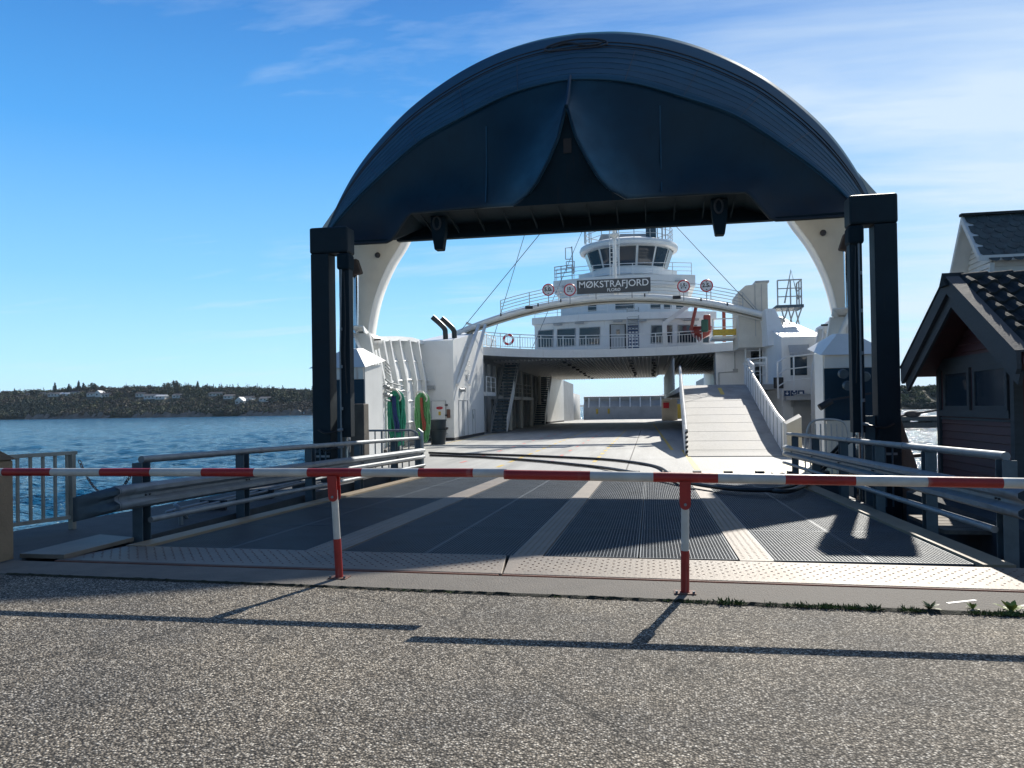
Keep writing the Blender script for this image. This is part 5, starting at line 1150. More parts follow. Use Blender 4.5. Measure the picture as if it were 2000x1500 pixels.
# valves, brackets and pipes along the left bulwark foot
for k, (y, z0, z1) in enumerate(((33.2, .6, 1.5), (34.6, .2, 1.9), (38.6, .4, 1.6), (40.4, .2, 2.2))):
    mb = MB(); x = -(half(y)-.75); mb.tube([F(x, y, z0), F(x, y, z1), F(x-.2, y, z1+.1)], .05, 7); mb.build('vent_pipe', 'casing', ferry, auto=True)
    mb = MB(); mb.box(F(x-.1, y+.35, z0+.2), F(x+.12, y+.75, z0+.75)); mb.build('junction_box', 'casing', ferry, bevel=.02)
mb = MB(); p_ = [F(-(half(y)-.7), y, DZ+.35) for y in (27, 31, 35, 39, 43)]; mb.tube(p_, .07, 8); mb.build('deck_pipe', 'girder', ferry, auto=True)
mb = MB(); c_ = F(-8.6, 31.5, DZ); mb.lathe(c_, [(.001, 0), (.34, 0), (.34, .06), (.16, .1), (.14, .5), (.24, .56), (.24, .64), (.001, .66)], 14); mb.build('mooring_bollard', 'navy', ferry, auto=True)
# rubbish bin
c = P(856, 868, Z=DZ); c = V((c.x, c.y, DZ)); t = thing('rubbish_bin', 'dark plastic bin with a rim standing in front of the white watertight door', 'bin', c)
mb = MB(); mb.lathe(c, [(.001, 0), (.38, 0), (.44, .75), (.50, .76), (.50, .80)], 18); mb.build('bin_body', 'bin', t, auto=True)
mb = MB(); mb.lathe(c, [(.40, .80), (.42, 1.25), (.46, 1.25), (.46, 1.32), (.001, 1.34)], 18); mb.build('bin_top', 'bin', t, auto=True)
mb = MB(); p = F(-10.3, 29.8, 1.0); mb.tube([P(775, 810, Y=29)*1.0, P(800, 850, Y=29)], .03, 6); solo(mb, 'black_pole', 'black', 'thin black slanting pole beside the teal rope on the left bulwark', 'pole') if False else None

# ================================================================== MAROON SHED
def shed():
    XW, Y0, Y1 = 5.62, 13.2, 16.35                # gable wall plane and its two corners
    G0 = -.2
    t = thing('shed', 'small maroon timber shed with grey barge boards and dark tiled roof by the ramp', 'shed', (8.5, 14.8, G0))
    XB = 5.0                                       # barge boards
    ym = (Y0+Y1)/2
    ri = P(1850, 545, X=XB); ef = P(1762, 722, X=XB); en = P(1990, 694, X=XB)
    ridge = V((XB, (ef.y+en.y)/2, ri.z)); ef.z = en.z = (ef.z+en.z)/2
    XE = 11.5
    def roofz(y): return ridge.z-(ridge.z-en.z)*abs(y-ridge.y)/abs(en.y-ridge.y)
    # walls
    mb = MB(); mb.prism([(XW, Y0, G0), (XW, Y1, G0), (XW, Y1, roofz(Y1)-.25), (XW, ridge.y, ridge.z-.3), (XW, Y0, roofz(Y0)-.25)], (XE-XW-.5, 0, 0)); wl = mb.build('wall', 'maroon', t)
    mb = MB()
    for k in range(12):
        z = G0+.1+k*.14
        if z > 1.25: break
        mb.hexa([(XW-.012, Y0+.1, z), (XW, Y0+.1, z), (XW, Y1-.1, z), (XW-.012, Y1-.1, z), (XW-.026, Y0+.1, z+.008), (XW, Y0+.1, z+.13), (XW, Y1-.1, z+.13), (XW-.026, Y1-.1, z+.008)])
    for k in range(12):
        z = 2.46+k*.14; hw = (ridge.z-.35-z)/(ridge.z-roofz(Y0))*(ridge.y-Y0)
        if hw > .15: mb.hexa([(XW-.012, ridge.y-hw, z), (XW, ridge.y-hw, z), (XW, ridge.y+hw, z), (XW-.012, ridge.y+hw, z), (XW-.03, ridge.y-hw, z+.01), (XW, ridge.y-hw, z+.12), (XW, ridge.y+hw, z+.12), (XW-.03, ridge.y+hw, z+.01)])
    mb.build('weatherboards', 'maroon', wl)
    # near wall weatherboards
    for y in (Y0, Y1): mb = MB(); mb.box((XW-.05, y-.05, G0), (XW+.08, y+.08, roofz(Y0)-.2)); mb.build('corner_board', 'fasciawood', t)
    # window band
    zb, zt = 1.42, 2.18
    mb = MB(); mb.box((XW-.05, Y0+.12, zt), (XW, Y1-.1, zt+.22)); mb.box((XW-.06, Y0+.12, zb-.12), (XW, Y1-.1, zb)); mb.box((XW-.04, Y0+.12, 1.24), (XW, Y1-.1, 1.28)); mb.build('window_trim', 'fasciawood', t)
    for ya, yb in ((Y0+.2, ym-.05), (ym+.1, Y1-.25)):
        mb = MB()
        for a, b in (((XW-.045, ya, zb), (XW-.005, ya+.09, zt)), ((XW-.045, yb-.09, zb), (XW-.005, yb, zt)), ((XW-.045, ya+.09, zb), (XW-.005, yb-.09, zb+.08)), ((XW-.045, ya+.09, zt-.08), (XW-.005, yb-.09, zt))): mb.box(a, b)
        wf = mb.build('window', 'fasciawood', t)
        mb = MB(); mb.box((XW-.022, ya+.09, zb+.08), (XW-.008, yb-.09, zt-.08)); mb.build('pane', 'glass', wf)
    # roof planes, under boarding and barge boards
    for (e, s) in ((ef, 1), (en, -1)):
        ed = V((XB, e.y, e.z)); n_ = V((0, (ridge.z-e.z)*s, abs(e.y-ridge.y))).normalized()
        mb = MB(); mb.hexa([V((XB+.05, ridge.y, ridge.z-.14)), V((XE, ridge.y, ridge.z-.14)), V((XE, ed.y, ed.z-.14)), V((XB+.05, ed.y, ed.z-.14)), V((XB+.05, ridge.y, ridge.z-.06)), V((XE, ridge.y, ridge.z-.06)), V((XE, ed.y, ed.z-.06)), V((XB+.05, ed.y, ed.z-.06))]); rf = mb.build('roof', 'maroon', t)
        mb = MB(); mb.prism([V((XB-.03, ridge.y, ridge.z+.03)), V((XB-.03, ed.y, ed.z+.03)), V((XB-.03, ed.y, ed.z-.20)), V((XB-.03, ed.y-s*.05, ed.z-.27)), V((XB-.03, ridge.y, ridge.z-.25))], (.06, 0, 0)); mb.build('barge_board', 'fasciawood', rf)
        mb = MB(); mb.prism([V((XB+.04, ridge.y, ridge.z-.2)), V((XB+.04, ed.y-s*.05, ed.z-.24)), V((XB+.04, ed.y-s*.15, ed.z-.42)), V((XB+.04, ridge.y, ridge.z-.48))], (.05, 0, 0)); mb.build('inner_barge_board', 'fasciawood', rf)
        mb = MB(); mb.hexa([V((XB-.05, ridge.y, ridge.z+.035)), V((XB+.16, ridge.y, ridge.z+.035)), V((XB+.16, ed.y, ed.z+.035)), V((XB-.05, ed.y, ed.z+.035)), V((XB-.05, ridge.y, ridge.z+.06)), V((XB+.16, ridge.y, ridge.z+.06)), V((XB+.16, ed.y, ed.z+.06)), V((XB-.05, ed.y, ed.z+.06))]); mb.build('verge_board', 'fasciawood', rf)
        # pantiles: courses of s-shaped tiles
        L_ = math.hypot(ed.y-ridge.y, ridge.z-ed.z); nc = int(L_/.33); rows_t = MB()
        dirv = V((0, ed.y-ridge.y, ed.z-ridge.z)).normalized(); tw = .30
        if s < 0 or True:
            nx = int((XE-XB-.16)/tw)
            for c in range(nc):
                a = V((0, ridge.y, ridge.z))+dirv*(L_*c/nc); b = V((0, ridge.y, ridge.z))+dirv*(L_*(c+1)/nc+.04)
                r0, r1, r2 = [], [], []
                for i in range(nx*6+1):
                    u = i/6; ph = u % 1; x = XB+.17+u*tw; hgt = .075*max(0, sin(pi*min(1, ph/.62)))**.8 if ph < .62 else -.012
                    hgt += .006*sin(c*7.1+int(u)*3.3)
                    r0.append(V((x, a.y, a.z))+n_*(hgt*.9+.0)); r1.append(V((x, b.y, b.z))+n_*(hgt+.05)); r2.append(V((x, b.y, b.z))+n_*(-.02))
                rows_t.grid([r0, r1, r2])
            rows_t.build('tiles', 'tile', rf)
    mb = MB()
    for k in range(17): x = XB+.2+k*.38; mb.tube([(x, ridge.y, ridge.z-.02), (x+.41, ridge.y, ridge.z+.01)], .10, 10)
    mb.build('ridge_tiles', 'tile', t, auto=True)
    mb = MB(); mb.prism([V((XB-.09, ridge.y-.16, ridge.z-.13)), V((XB-.09, ridge.y+.16, ridge.z-.13)), V((XB-.09, ridge.y, ridge.z+.10))], (.34, 0, 0)); mb.build('ridge_cap', 'tile', t)
    mb = MB(); mb.tube([(XB+.2, en.y-.05, en.z-.1), (XE, en.y-.05, en.z-.1)], .06, 8); mb.build('gutter', 'blackpaint', t, auto=True)
    return t
shed()

# ================================================================== WHITE HOUSE behind
def white_house():
    XB = 9.6; a = P(1881, 424, X=XB); n_e = P(1915, 501, X=XB+.0); f_e = P(1857, 541, X=XB)
    t = thing('house', 'white weatherboard house with scalloped slate roof rising behind the shed', 'house', (15, a.y, -.2))
    ridge = V((XB, a.y, a.z)); ny = n_e.y; nz = n_e.z; fy = 2*ridge.y-ny+.0
    slope = (ridge.z-nz)/(ridge.y-ny); fe = V((XB, f_e.y, f_e.z)); XE = 24
    mb = MB(); mb.hexa([(XB+.5, ny+.35, -.2), (XE, ny+.35, -.2), (XE, fe.y-.3, -.2), (XB+.5, fe.y-.3, -.2), (XB+.5, ny+.35, nz-.05), (XE, ny+.35, nz-.05), (XE, fe.y-.3, nz-.05), (XB+.5, fe.y-.3, nz-.05)]); wl = mb.build('wall', 'boardwhite', t)
    mb = MB(); mb.prism([(XB+.45, ny+.1, nz-.02), (XB+.45, fe.y-.15, fe.z), (XB+.45, ridge.y, ridge.z-.1)], (.1, 0, 0)); mb.build('gable_wall', 'boardwhite', t)
    mb = MB(); z = nz-2.5
    while z < ridge.z-.2:
        lo = ny+.35 if z < nz else ny+(z-nz)/slope+.1; hi = fe.y-.3 if z < nz else ridge.y+(ridge.z-z)*(fe.y-ridge.y)/(ridge.z-fe.z)-.1
        mb.hexa([(XB+.40, lo, z), (XB+.44, lo, z), (XB+.44, hi, z), (XB+.40, hi, z), (XB+.42, lo, z+.14), (XB+.44, lo, z+.14), (XB+.44, hi, z+.14), (XB+.42, hi, z+.14)]); z += .16
    z = nz-2.5
    while z < nz-.1: mb.hexa([(XB+.5, ny+.31, z), (XE, ny+.31, z), (XE, ny+.345, z), (XB+.5, ny+.345, z), (XB+.5, ny+.33, z+.14), (XE, ny+.33, z+.14), (XE, ny+.345, z+.14), (XB+.5, ny+.345, z+.14)]); z += .16
    mb.build('weatherboards', 'boardwhite', wl)
    mb = MB(); mb.hexa([V((XB, ridge.y, ridge.z-.12)), V((XE, ridge.y, ridge.z-.12)), V((XE, ny, nz-.12)), V((XB, ny, nz-.12)), V((XB, ridge.y, ridge.z)), V((XE, ridge.y, ridge.z)), V((XE, ny, nz)), V((XB, ny, nz))]); rf = mb.build('roof', 'boardwhite', t)
    mb = MB(); mb.hexa([V((XB, ridge.y+.002, ridge.z-.12)), V((XE, ridge.y+.002, ridge.z-.12)), V((XE, fe.y, fe.z-.12)), V((XB, fe.y, fe.z-.12)), V((XB, ridge.y+.002, ridge.z)), V((XE, ridge.y+.002, ridge.z)), V((XE, fe.y, fe.z)), V((XB, fe.y, fe.z))]); rf2 = mb.build('roof', 'boardwhite', t)
    mb = MB(); mb.add([V((XB, ridge.y+.002, ridge.z+.006)), V((XE, ridge.y+.002, ridge.z+.006)), V((XE, fe.y, fe.z+.006)), V((XB, fe.y, fe.z+.006))], [(0, 1, 2, 3)]); mb.build('slates', 'slate', rf2)
    # scalloped slates
    d = V((0, ny-ridge.y, nz-ridge.z)); L_ = d.length; d.normalize(); nn = V((0, -d.z, d.y)); nn = nn if nn.z > 0 else -nn
    mb = MB(); rg = random.Random(2); c = 0; s_ = -.05
    while s_ < L_-.05:
        x = XB+.03+(.16 if c % 2 else 0)
        while x < XB+7:
            o = V((x, ridge.y, ridge.z))+d*s_+nn*.012; jj = rg.uniform(-.012, .012); th = rg.uniform(.008, .02)
            pts = [o+V((0, 0, 0)), o+V((.31, 0, 0)), o+V((.31, 0, 0))+d*.30+nn*th, o+V((.24, 0, 0))+d*(.39+jj)+nn*th, o+V((.155, 0, 0))+d*(.42+jj)+nn*th, o+V((.07, 0, 0))+d*(.39+jj)+nn*th, o+d*.30+nn*th]
            mb.add(pts, [(0, 1, 2, 3, 4, 5, 6)]); x += .325
        s_ += .25; c += 1
    mb.build('slates', 'slate', rf, solid=.01)
    for (ey, ez) in ((ny, nz), (fe.y, fe.z)):
        mb = MB(); mb.prism([V((XB-.06, ridge.y, ridge.z+.02)), V((XB-.06, ey, ez+.02)), V((XB-.06, ey, ez-.16)), V((XB-.06, ridge.y, ridge.z-.22))], (.055, 0, 0)); mb.build('barge_board', 'boardwhite', rf)
    mb = MB(); mb.box((XB-.06, ny-.08, nz-.14), (XE, ny-.02, nz+.02)); mb.build('eaves_board', 'boardwhite', rf)
    mb = MB(); mb.bar(V((XB-.08, ridge.y, ridge.z+.06)), V((XE, ridge.y, ridge.z+.06)), .2, .08); mb.build('ridge_board', 'tile', rf)
    for x in (XB+.3, XB+2.1, XB+3.9):
        pts = [V((x, ny+.02, nz-.2)), V((x, ny+.06, nz-.5)), V((x, ny+.16, nz-.8)), V((x, ny+.34, nz-1.05))]
        mb = MB(); sp = smoothpts(pts, 5); mb.grid([[p+V((-.06, -.06, 0)) for p in sp], [p+V((.06, -.06, 0)) for p in sp], [p+V((.06, .1, 0)) for p in sp]]); mb.build('eaves_bracket', 'boardwhite', wl, solid=.04, smooth=True)
white_house()

# ================================================================== RAILS ROUND THE FERRY END OF THE RAMP
t = thing('hand_railing', 'low galvanised railing with bars between the left tower and the rope hooks', 'railing', P(690, 890, Y=20.9))
a, b, c_ = V((-8.55, 20.9, -.35)), V((-6.55, 20.9, -.35)), V((-6.42, 20.4, -.35))
mb = MB(); mb.tube([a+V((0, 0, 1.35)), b+V((-.12, 0, 1.35)), b+V((.06, -.03, 1.27)), b+V((.1, -.06, 1.1))], .03, 8); mb.build('top_rail', 'galv', t, auto=True)
mb = MB(); mb.tube([a+V((0, 0, .15)), b+V((0, 0, .15))], .022, 6); mb.build('bottom_rail', 'galv', t)
for k in range(11): p = a.lerp(b, k/10); mb = MB(); mb.tube([p+V((0, 0, .0 if k % 5 == 0 else .15)), p+V((0, 0, 1.33))], .03 if k % 5 == 0 else .02, 6); mb.build('bar', 'galv', t)
mb = MB(); mb.tube([(-6.30, 20.7, -.3), (-6.30, 20.7, .95), (-6.42, 20.72, 1.02)], .05, 8); solo(mb, 'bollard_post', 'bwhite', 'white painted post with chevrons where the left guard rail ends', 'post', auto=True)
t = thing('hand_railing', 'small white railing with curved bars in front of the right bow post', 'railing', P(1590, 900, Y=21.5))
a, b = V((4.05, 21.6, -.35)), V((5.15, 21.7, -.35))
mb = MB(); mb.tube(smoothpts([a+V((0, 0, .9)), a+V((.15, 0, 1.4)), a.lerp(b, .5)+V((0, 0, 1.5)), b+V((-.1, 0, 1.42)), b+V((0, 0, 1.1))], 5), .028, 8); mb.build('top_rail', 'bwhite', t, auto=True)
for k in range(9): p = a.lerp(b, k/8); mb = MB(); mb.tube([p, p+V((0, 0, 1.38 if 1 < k < 8 else 1.15))], .02, 6); mb.build('bar', 'bwhite', t)

# black charging hoses lying over deck and rail
def hose(pts, r, lab):
    mb = MB(); mb.tube(smoothpts(pts, 8), r, 8); solo(mb, 'hose', 'black', lab, 'hose', group='black hoses crossing the ramp', smooth=True)
dz = DZ+.05
h1p = [P(838, 884, Z=dz), P(900, 886.5, Z=dz), P(1000, 889, Z=dz), P(1080, 892, Z=dz), P(1180, 897, Z=dz), P(1245, 904, Z=dz), P(1290, 914, Z=-.25)]
h1p += [P(1325, 936, Z=-.10), P(1390, 950, Z=-.06), P(1480, 957, Z=-.03), P(1540, 950, Z=.0), P(1590, 925, Y=20.0), P(1625, 885, Y=19.3), P(1655, 860, Y=18.9), P(1690, 862, Y=18.6), P(1720, 878, Y=18.4), P(1760, 890, Y=18.5), P(1800, 889, Y=18.6)]
hose(h1p, .045, 'upper black hose crossing the deck and looping over the right handrail')
h2p = [P(840, 889, Z=dz), P(900, 891, Z=dz), P(980, 895, Z=dz), P(1060, 901, Z=dz), P(1130, 908, Z=dz), P(1190, 915, Z=-.24), P(1290, 932, Z=-.12), P(1380, 947, Z=-.06), P(1480, 955, Z=-.04), P(1550, 957, Z=-.02), P(1600, 925, Y=19.6), P(1640, 880, Y=18.8), P(1668, 858, Y=18.4), P(1700, 862, Y=18.3), P(1722, 872, Y=18.3)]
hose(h2p, .045, 'lower black hose crossing the deck in front of the other one')

# dark beams and a wooden walkway under the right guard rail
t = thing('fender_structure', 'dark timber walkway and beams below the right guard rail', 'walkway', (4.6, 12, -1.5))
mb = MB()
for k in range(5): mb.box((4.35, 12.6+k*.34, -.42), (5.3, 12.9+k*.34, -.36))
mb.build('planks', 'wood', t)
for y in (9.5, 12.4, 15.5): mb = MB(); mb.box((3.75, y, -2.6), (4.0, y+.3, -.42)); mb.build('pile', 'girder', t)
mb = MB(); mb.box((3.7, 8, -.75), (4.2, 18, -.43)); mb.build('beam', 'girder', t)
# floating breakwater
a = P(1770, 836, Z=WZ); t = thing('breakwater', 'grey floating concrete breakwater across the water between tower and shed', 'breakwater', (a.x, a.y, WZ))
mb = MB(); mb.box((30, a.y, WZ-.3), (a.x+40, a.y+6, WZ+.75)); mb.build('pontoon', 'concrete', t)
mb = MB(); mb.box((30, a.y-.15, WZ+1.0), (a.x+40, a.y+6.1, WZ+1.6)); mb.build('walkway_slab', 'concrete', t)
for k in range(14): mb = MB(); x = 31+k*4; mb.box((x, a.y+.1, WZ+.75), (x+1.2, a.y+5.8, WZ+1.0)); mb.build('bearer', 'girder', t)
# mooring line with float in front of it
mb = MB(); q = [P(1700, 826, Y=40), P(1762, 812, Y=38), P(1800, 806, Y=37), P(1840, 799, Y=36)]; mb.tube(smoothpts(q, 5), .05, 6); mb.sphere(P(1782, 809, Y=37.4), .16, sx=2.2); solo(mb, 'mooring_line', 'girder', 'taut dark mooring line with a splice, seen between tower and shed', 'rope', smooth=True)

# ================================================================== FAR SHORES
def ridgez(prof, x):
    for (a, b), (c, d) in zip(prof, prof[1:]):
        if x <= c: return lerp(b, d, max(0, (x-a)/(c-a)))
    return prof[-1][1]
from mathutils import noise as mn
def hill(name, x0, x1, yshore, depth, prof, step, lab=None):
    nx = int((x1-x0)/step); ny = 16; rows = []
    def h(x, f, jit=True):
        top = ridgez(prof, x)
        y = f*depth
        s = sm(f*1.8)**.75 if f < .56 else 1-.25*(f-.56)
        v = mn.fractal(V((x*.012, y*.02, 3.1)), 1.0, 2.0, 5)
        return WZ-.6+(top-WZ)*max(0, s)*(1+.22*v)+(.9 if f > 0 else 0)
    for j in range(ny+1):
        f = j/ny; rows.append([(lerp(x0, x1, i/nx), yshore(lerp(x0, x1, i/nx))+f*depth, h(lerp(x0, x1, i/nx), f) if 0 < f else WZ-.6) for i in range(nx+1)])
    mb = MB(); mb.grid(rows); o = struct(mb, name, 'hillside', smooth=True)
    return h
M['hillside'] = material('scrub_hillside', (.050, .052, .028), .95, var=.65, vs=.045, bump=.5, bs=.5)
M['rockshore'] = material('shore_rock', (.20, .16, .13), .9, var=.4, vs=.2)
M['leafdark'] = material('spruce_foliage', (.026, .045, .028), .8, var=.3, vs=.12)
M['leafmid'] = material('budding_foliage', (.075, .085, .038), .8, var=.35, vs=.08)
M['leafbrown'] = material('bare_brown_crowns', (.085, .072, .052), .85, var=.35, vs=.08)
M['bark'] = material('bark', (.06, .045, .035), .9)
M['roofdark'] = material('house_roof_dark', (.05, .05, .055), .7, var=.3)
M['roofred'] = material('house_roof_grey', (.16, .15, .15), .7, var=.3)
profL = [(-1500, 26), (-560, 21), (-500, 22), (-440, 21), (-400, 20.5), (-370, 20), (-340, 17), (-300, 14.5), (-250, 12), (-200, 8), (-120, 4)]
shoreL = lambda x: 583+.03*(x+560)+8*mn.noise(V((x*.012, 0, 0)))
hL = hill('hills', -1500, -120, shoreL, 190, profL, 6)
# farther low land behind the first ridge so the gap does not end abruptly
def blobs(name, pts, mat, seed, leaf=1.0, nleaf=26):
    """many small leaf clumps per crown, one mesh"""
    rg = np.random.default_rng(seed); vs = []; n = len(pts)
    P_ = np.array([p[:3] for p in pts]); Rr = np.array([p[3] for p in pts]); H = np.array([p[4] for p in pts]); K = np.array([p[5] for p in pts])
    u = rg.normal(size=(n, nleaf, 3)); u /= np.linalg.norm(u, axis=2, keepdims=True); r = rg.random((n, nleaf, 1))**.45
    c = u*r; zz = (c[..., 2]+1)/2
    shrink = np.where(K[:, None] > .5, 1.05-zz*.95, 1.0)
    c = np.stack([c[..., 0]*Rr[:, None]*shrink, c[..., 1]*Rr[:, None]*shrink, zz*H[:, None]], -1)+P_[:, None, :]
    a = rg.normal(size=(n, nleaf, 3)); b = rg.normal(size=(n, nleaf, 3)); a /= np.linalg.norm(a, axis=2, keepdims=True); b = np.cross(a, b); b /= np.linalg.norm(b, axis=2, keepdims=True)
    s = leaf*(.6+.8*rg.random((n, nleaf, 1)))*(Rr[:, None, None]/3)
    q = np.stack([c-a*s, c-b*s*.7, c+a*s, c+b*s*.7], 2).reshape(-1, 3)
    me = bpy.data.meshes.new(name); m = n*nleaf
    me.vertices.add(m*4); me.vertices.foreach_set('co', q.ravel()); me.loops.add(m*4); me.loops.foreach_set('vertex_index', np.arange(m*4, dtype=np.int32)); me.polygons.add(m); me.polygons.foreach_set('loop_start', np.arange(0, m*4, 4, dtype=np.int32)); me.update(calc_edges=True)
    me.materials.append(M[mat]); o = bpy.data.objects.new(name, me); col.objects.link(o); return o
rg = random.Random(11)
def house_spot(px, py, hh_):
    """the place on the hillside where the photograph shows the foot of this house"""
    d = P(px, py, Y=100)-CAMLOC; best = None
    for k in range(20, 112):
        f = k/200; x0_ = -400
        for _ in range(3): y = shoreL(x0_)+f*190; x0_ = d.x*(y/d.y)
        z = hL(x0_, f); need = 1.6+d.z*(y/d.y)-hh_*.6
        if best is None or abs(z-need) < best[0]: best = (abs(z-need), x0_, y, z)
        if z >= need: break
    return V((best[1], best[2], best[3]+hh_))
def scatter(n, x0, x1, shore, depth, h, fr=(0.03, 1), rmin=2.2, rmax=4.5, hh=(4, 8), con=.15, dens=None):
    A, B_, C_ = [], [], []; HS = [(house_spot(a_[0], a_[1], a_[3]), a_[2], a_[3]) for a_ in hs_l+[(191, 771, 6, 3.2), (467, 786, 8, 3)]]
    for _ in range(n):
        x = rg.uniform(x0, x1); f = fr[0]+(fr[1]-fr[0])*rg.random()**1.3
        dn = mn.noise(V((x*.02, f*4, 7)))
        if 0.34 < f < .58 and rg.random() < .12: continue
        y = shore(x)+f*depth; z = h(x, f)-.5; r = rg.uniform(rmin, rmax); k = 1 if rg.random() < con*(1+3*dn) else 0
        if x < 0 and any(abs(x-c_.x) < w_/2+2.5 and c_.y-16 < y < c_.y+9 for c_, w_, h_ in HS): continue
        p = (x, y, z, r*(.62 if k else 1), rg.uniform(*hh)*(1.25 if k else .85), k)
        (A if k or (f < .3 and dn > .12) else B_ if rg.random() < .5+dn else C_).append(p)
    return A, B_, C_
hs_l = [(50, 773, 9, 2.6, 'roofdark', 'white house farthest left on the far hillside'), (80, 768, 12, 3, 'roofdark', 'dark roofed house below the pointed conifer'), (108, 772, 18, 2.6, 'roofred', 'long pale low building left of centre on the hillside'), (126, 772, 11, 2.4, 'boardwhite', 'white roofed house joined to the long low building'), (145, 769, 9, 3, 'roofdark', 'dark roofed white house below the broad dark tree'), (178, 771, 10, 2.6, 'roofdark', 'low pale house left of the gabled white house'),
        (205, 773, 8, 2.8, 'roofdark', 'pale square house right of the gabled white house'), (272, 772, 8, 2.6, 'roofdark', 'small pale house left of the tallest skyline clump'), (293, 776, 13, 3, 'roofred', 'big pale house right below the tallest skyline clump'), (312, 777, 10, 2.6, 'boardwhite', 'wide white house right of the big pale one'), (345, 775, 9, 2.4, 'roofred', 'low white house under the lone thin conifer'), (420, 771, 13, 2.4, 'roofdark', 'long white house on the crest of the right part of the shore'), (445, 776, 9, 2.6, 'roofred', 'pale house just below the long crest house'), (483, 780, 9, 2.8, 'roofdark', 'low pale house at the right of the white gabled villa'), (515, 781, 9, 2.4, 'roofred', 'rightmost pale house on the upper hillside')]
A, B_, C_ = scatter(9500, -700, -130, shoreL, 190, hL)
for nm, lst, mt, lb, sd_ in (('forest', A, 'leafdark', 'dark spruce wood on the far shore', 1), ('forest', B_, 'leafmid', 'budding broadleaf wood on the far shore', 2), ('forest', C_, 'leafbrown', 'bare brown scrub on the far shore', 3)):
    o = blobs(nm, lst, mt, sd_, leaf=.62, nleaf=62); o['kind'] = 'stuff'; o['label'] = lb; o['category'] = 'wood'
# rocks at the water line
mb = MB(); x = -700
while x < -200:
    if mn.noise(V((x*.03, 5, 1))) > -.05:
        y = shoreL(x)-1; s_ = rg.uniform(1.5, 5); mb.add([(x-s_, y, WZ-.3), (x+s_, y-1, WZ-.3), (x+s_*.5, y+5, WZ+rg.uniform(1, 5)), (x-s_*.6, y+4, WZ+rg.uniform(1, 6))], [(0, 1, 2, 3)])
    x += 3
o = mb.build('shore_rocks', 'rockshore'); o['kind'] = 'stuff'; o['label'] = 'broken pale rock along the far waterline'; o['category'] = 'rocks'
# single trees standing on the skyline
def sky_tree(px, w_, hgt, con, lab):
    x = P(px, 780, Y=660).x; y = shoreL(x)+.52*190; z = hL(x, .52)-1
    t = thing('conifer' if con else 'broadleaf_tree', lab, 'tree', (x, y, z), 'trees on the far skyline')
    mb = MB(); mb.tube([(x, y, z), (x, y, z+hgt*.8)], [.3, .08], 6); mb.build('trunk', 'bark', t)
    pts = [(x, y, z+hgt*.12, w_, hgt*.95, 1)] if con else [(x+rg.uniform(-w_, w_)*.5, y, z+hgt*rg.uniform(.15, .45), w_*.6, hgt*.5, 0) for _ in range(6)]
    o = blobs('crown', pts, 'leafdark' if con or rg.random() < .6 else 'leafmid', rg.randint(0, 999), leaf=.8, nleaf=160 if con else 50)
    me = o.data; me.transform(Matrix.Translation(-V((x, y, z)))); o.parent = t
skt = [(8, 7, 9, 0, 'rounded tree at the left end of the far skyline'), (40, 6, 11, 0, 'broad tree second from the left on the far skyline'), (76, 3, 13, 1, 'pointed conifer first from the left on the far skyline'), (103, 3, 11, 1, 'slim conifer standing over the leftmost pale house'), (122, 3.4, 12, 1, 'pointed conifer left of a pair of bushy firs on the skyline'), (131, 3, 10, 1, 'shorter fir in the cluster above the long pale house'), (152, 5, 13, 0, 'dense dark tree with the broadest crown on the left part of the skyline'), (165, 4, 11, 0, 'dense tree touching the broadest dark crown on its right'),
       (215, 3.5, 8, 0, 'small round tree above the gabled white house'), (262, 4, 9, 0, 'low tree left of the highest clump on the skyline'), (297, 5.5, 12, 0, 'left half of the highest dark clump on the far skyline'), (312, 6, 14, 0, 'tallest dark crown at the middle of the far skyline'), (330, 4, 9, 0, 'tree just right of the highest skyline clump'), (355, 2.6, 10, 1, 'lone thin conifer right of the highest clump'), (371, 2.4, 8, 0, 'tiny round lone tree right of the thin conifer'), (440, 3, 7, 0, 'low skyline bush above the right group of houses'), (545, 3.2, 7, 0, 'left of two low trees near the right end of the far shore'), (570, 4, 8, 0, 'low wide tree near the tower at the right end of the far shore'), (604, 3, 9, 1, 'small conifer beside the left tower on the skyline')]
for a_ in skt: sky_tree(*a_)
# houses on the far hillside
def house_far(px, py, w_, h_, roof, lab, gable=False, wall='boardwhite'):
    c = house_spot(px, py, h_)+V((0, 0, .3)); t = thing('far_house', lab, 'house', (c.x, c.y, c.z-h_), 'houses on the far hillside')
    z = c.z-h_
    mb = MB(); mb.box((c.x-w_/2, c.y, z-2.0), (c.x+w_/2, c.y+7, z+h_)); mb.build('wall', wall, t)
    mb = MB()
    if gable: mb.prism([(c.x-w_/2-.4, c.y-.4, z+h_), (c.x+w_/2+.4, c.y-.4, z+h_), (c.x, c.y-.4, z+h_+w_*.45)], (0, 8, 0))
    else: mb.prism([(c.x-w_/2-.5, c.y-.6, z+h_), (c.x-w_/2-.5, c.y+3.5, z+h_+1.6), (c.x-w_/2-.5, c.y+7.6, z+h_)], (w_+1, 0, 0))
    mb.build('roof', roof, t)
    for k in range(max(1, int(w_/4))): mb = MB(); x = c.x-w_/2+1.2+k*3.6; mb.box((x, c.y-.06, z+h_*.35), (x+1.5, c.y-.01, z+h_*.8)); mb.build('window', 'glass', t)
for a_ in hs_l: house_far(*a_)
house_far(191, 771, 6, 3.2, 'boardwhite', 'tall gabled white house near the middle left of the hillside', True); house_far(467, 786, 8, 3, 'boardwhite', 'white gabled villa half way down the right hillside', True)
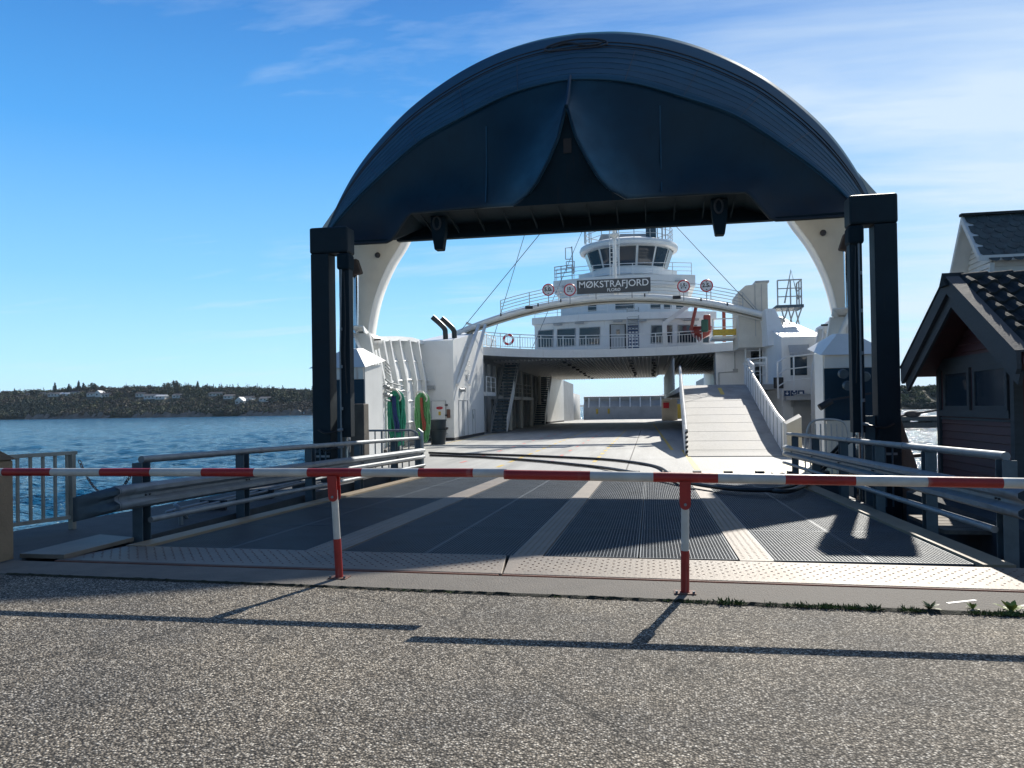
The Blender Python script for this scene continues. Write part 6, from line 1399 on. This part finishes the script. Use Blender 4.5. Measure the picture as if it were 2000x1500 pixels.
def boathouse(px, lab):
    x = P(px, 810, Y=600).x; y = shoreL(x)+3; t = thing('boathouse', lab, 'boathouse', (x, y, WZ), 'boathouses at the far waterline')
    mb = MB(); mb.box((x-2.5, y, WZ), (x+2.5, y+6, WZ+2.4)); mb.build('wall', 'boardwhite', t); mb = MB(); mb.prism([(x-2.8, y-.3, WZ+2.4), (x+2.8, y-.3, WZ+2.4), (x, y-.3, WZ+4.6)], (0, 6.5, 0)); mb.build('roof', 'roofred', t)
boathouse(586, 'left of two white boathouses at the water near the tower'); boathouse(600, 'right of two white boathouses, closest to the tower')

# wooded bank to the right, between tower and shed
profR = [(20, 2.5), (85, 5.0), (120, 6.0), (160, 7.5), (260, 9)]
shoreR = lambda x: 372+.1*x
hR = hill('hills', 60, 260, shoreR, 70, profR, 4)
A, B_, C_ = scatter(420, 95, 190, shoreR, 70, hR, fr=(.02, .8), rmin=1.6, rmax=3.2, hh=(2.5, 4.5), con=.03)
M['leaflight'] = material('fresh_green_foliage', (.11, .13, .045), .8, var=.4, vs=.2)
for lst, mt, lb, sd_ in ((A+C_, 'leafdark', 'dark shrubs on the wooded bank at right', 4), (B_, 'leaflight', 'fresh green trees on the wooded bank at right', 5)):
    o = blobs('wooded_bank', lst, mt, sd_, leaf=.55, nleaf=150); o['kind'] = 'stuff'; o['label'] = lb; o['category'] = 'wood'
# distant mountain seen through the car deck, its haze blue put into the colour
M['hazeblue_rock'] = material('distant_mountain', (.05, .07, .09), .95, var=.3, vs=.002)
mb = MB(); rows = []
for j in range(7):
    rows.append([(lerp(-1500, 900, i/60), 3900+j*150, WZ-1+(0 if j == 0 else max(0, (70*math.exp(-((lerp(-1500, 900, i/60)-190)/330)**2)+10)*sin(pi*j/7)*(1+.2*mn.noise(V((i*.35, j*.5, 0))))))) for i in range(61)])
mb.grid(rows); struct(mb, 'mountain', 'hazeblue_rock', smooth=True)

# ================================================================== AIR
hm = bpy.data.materials.new('sea_haze'); hm.use_nodes = True; ht = hm.node_tree; ht.nodes.clear()
ho = ht.nodes.new('ShaderNodeOutputMaterial'); hv = ht.nodes.new('ShaderNodeVolumePrincipled')
hv.inputs['Color'].default_value = (.62, .80, 1, 1); hv.inputs['Density'].default_value = .000055; hv.inputs['Anisotropy'].default_value = .2
ht.links.new(hv.outputs[0], ho.inputs['Volume']); M['haze'] = hm
mb = MB(); mb.box((-15000, -400, -4.2), (15000, 15500, 140)); hz = mb.build('haze', 'haze'); hz['kind'] = 'stuff'; hz['label'] = 'thin sea haze over the fjord'; hz['category'] = 'haze'
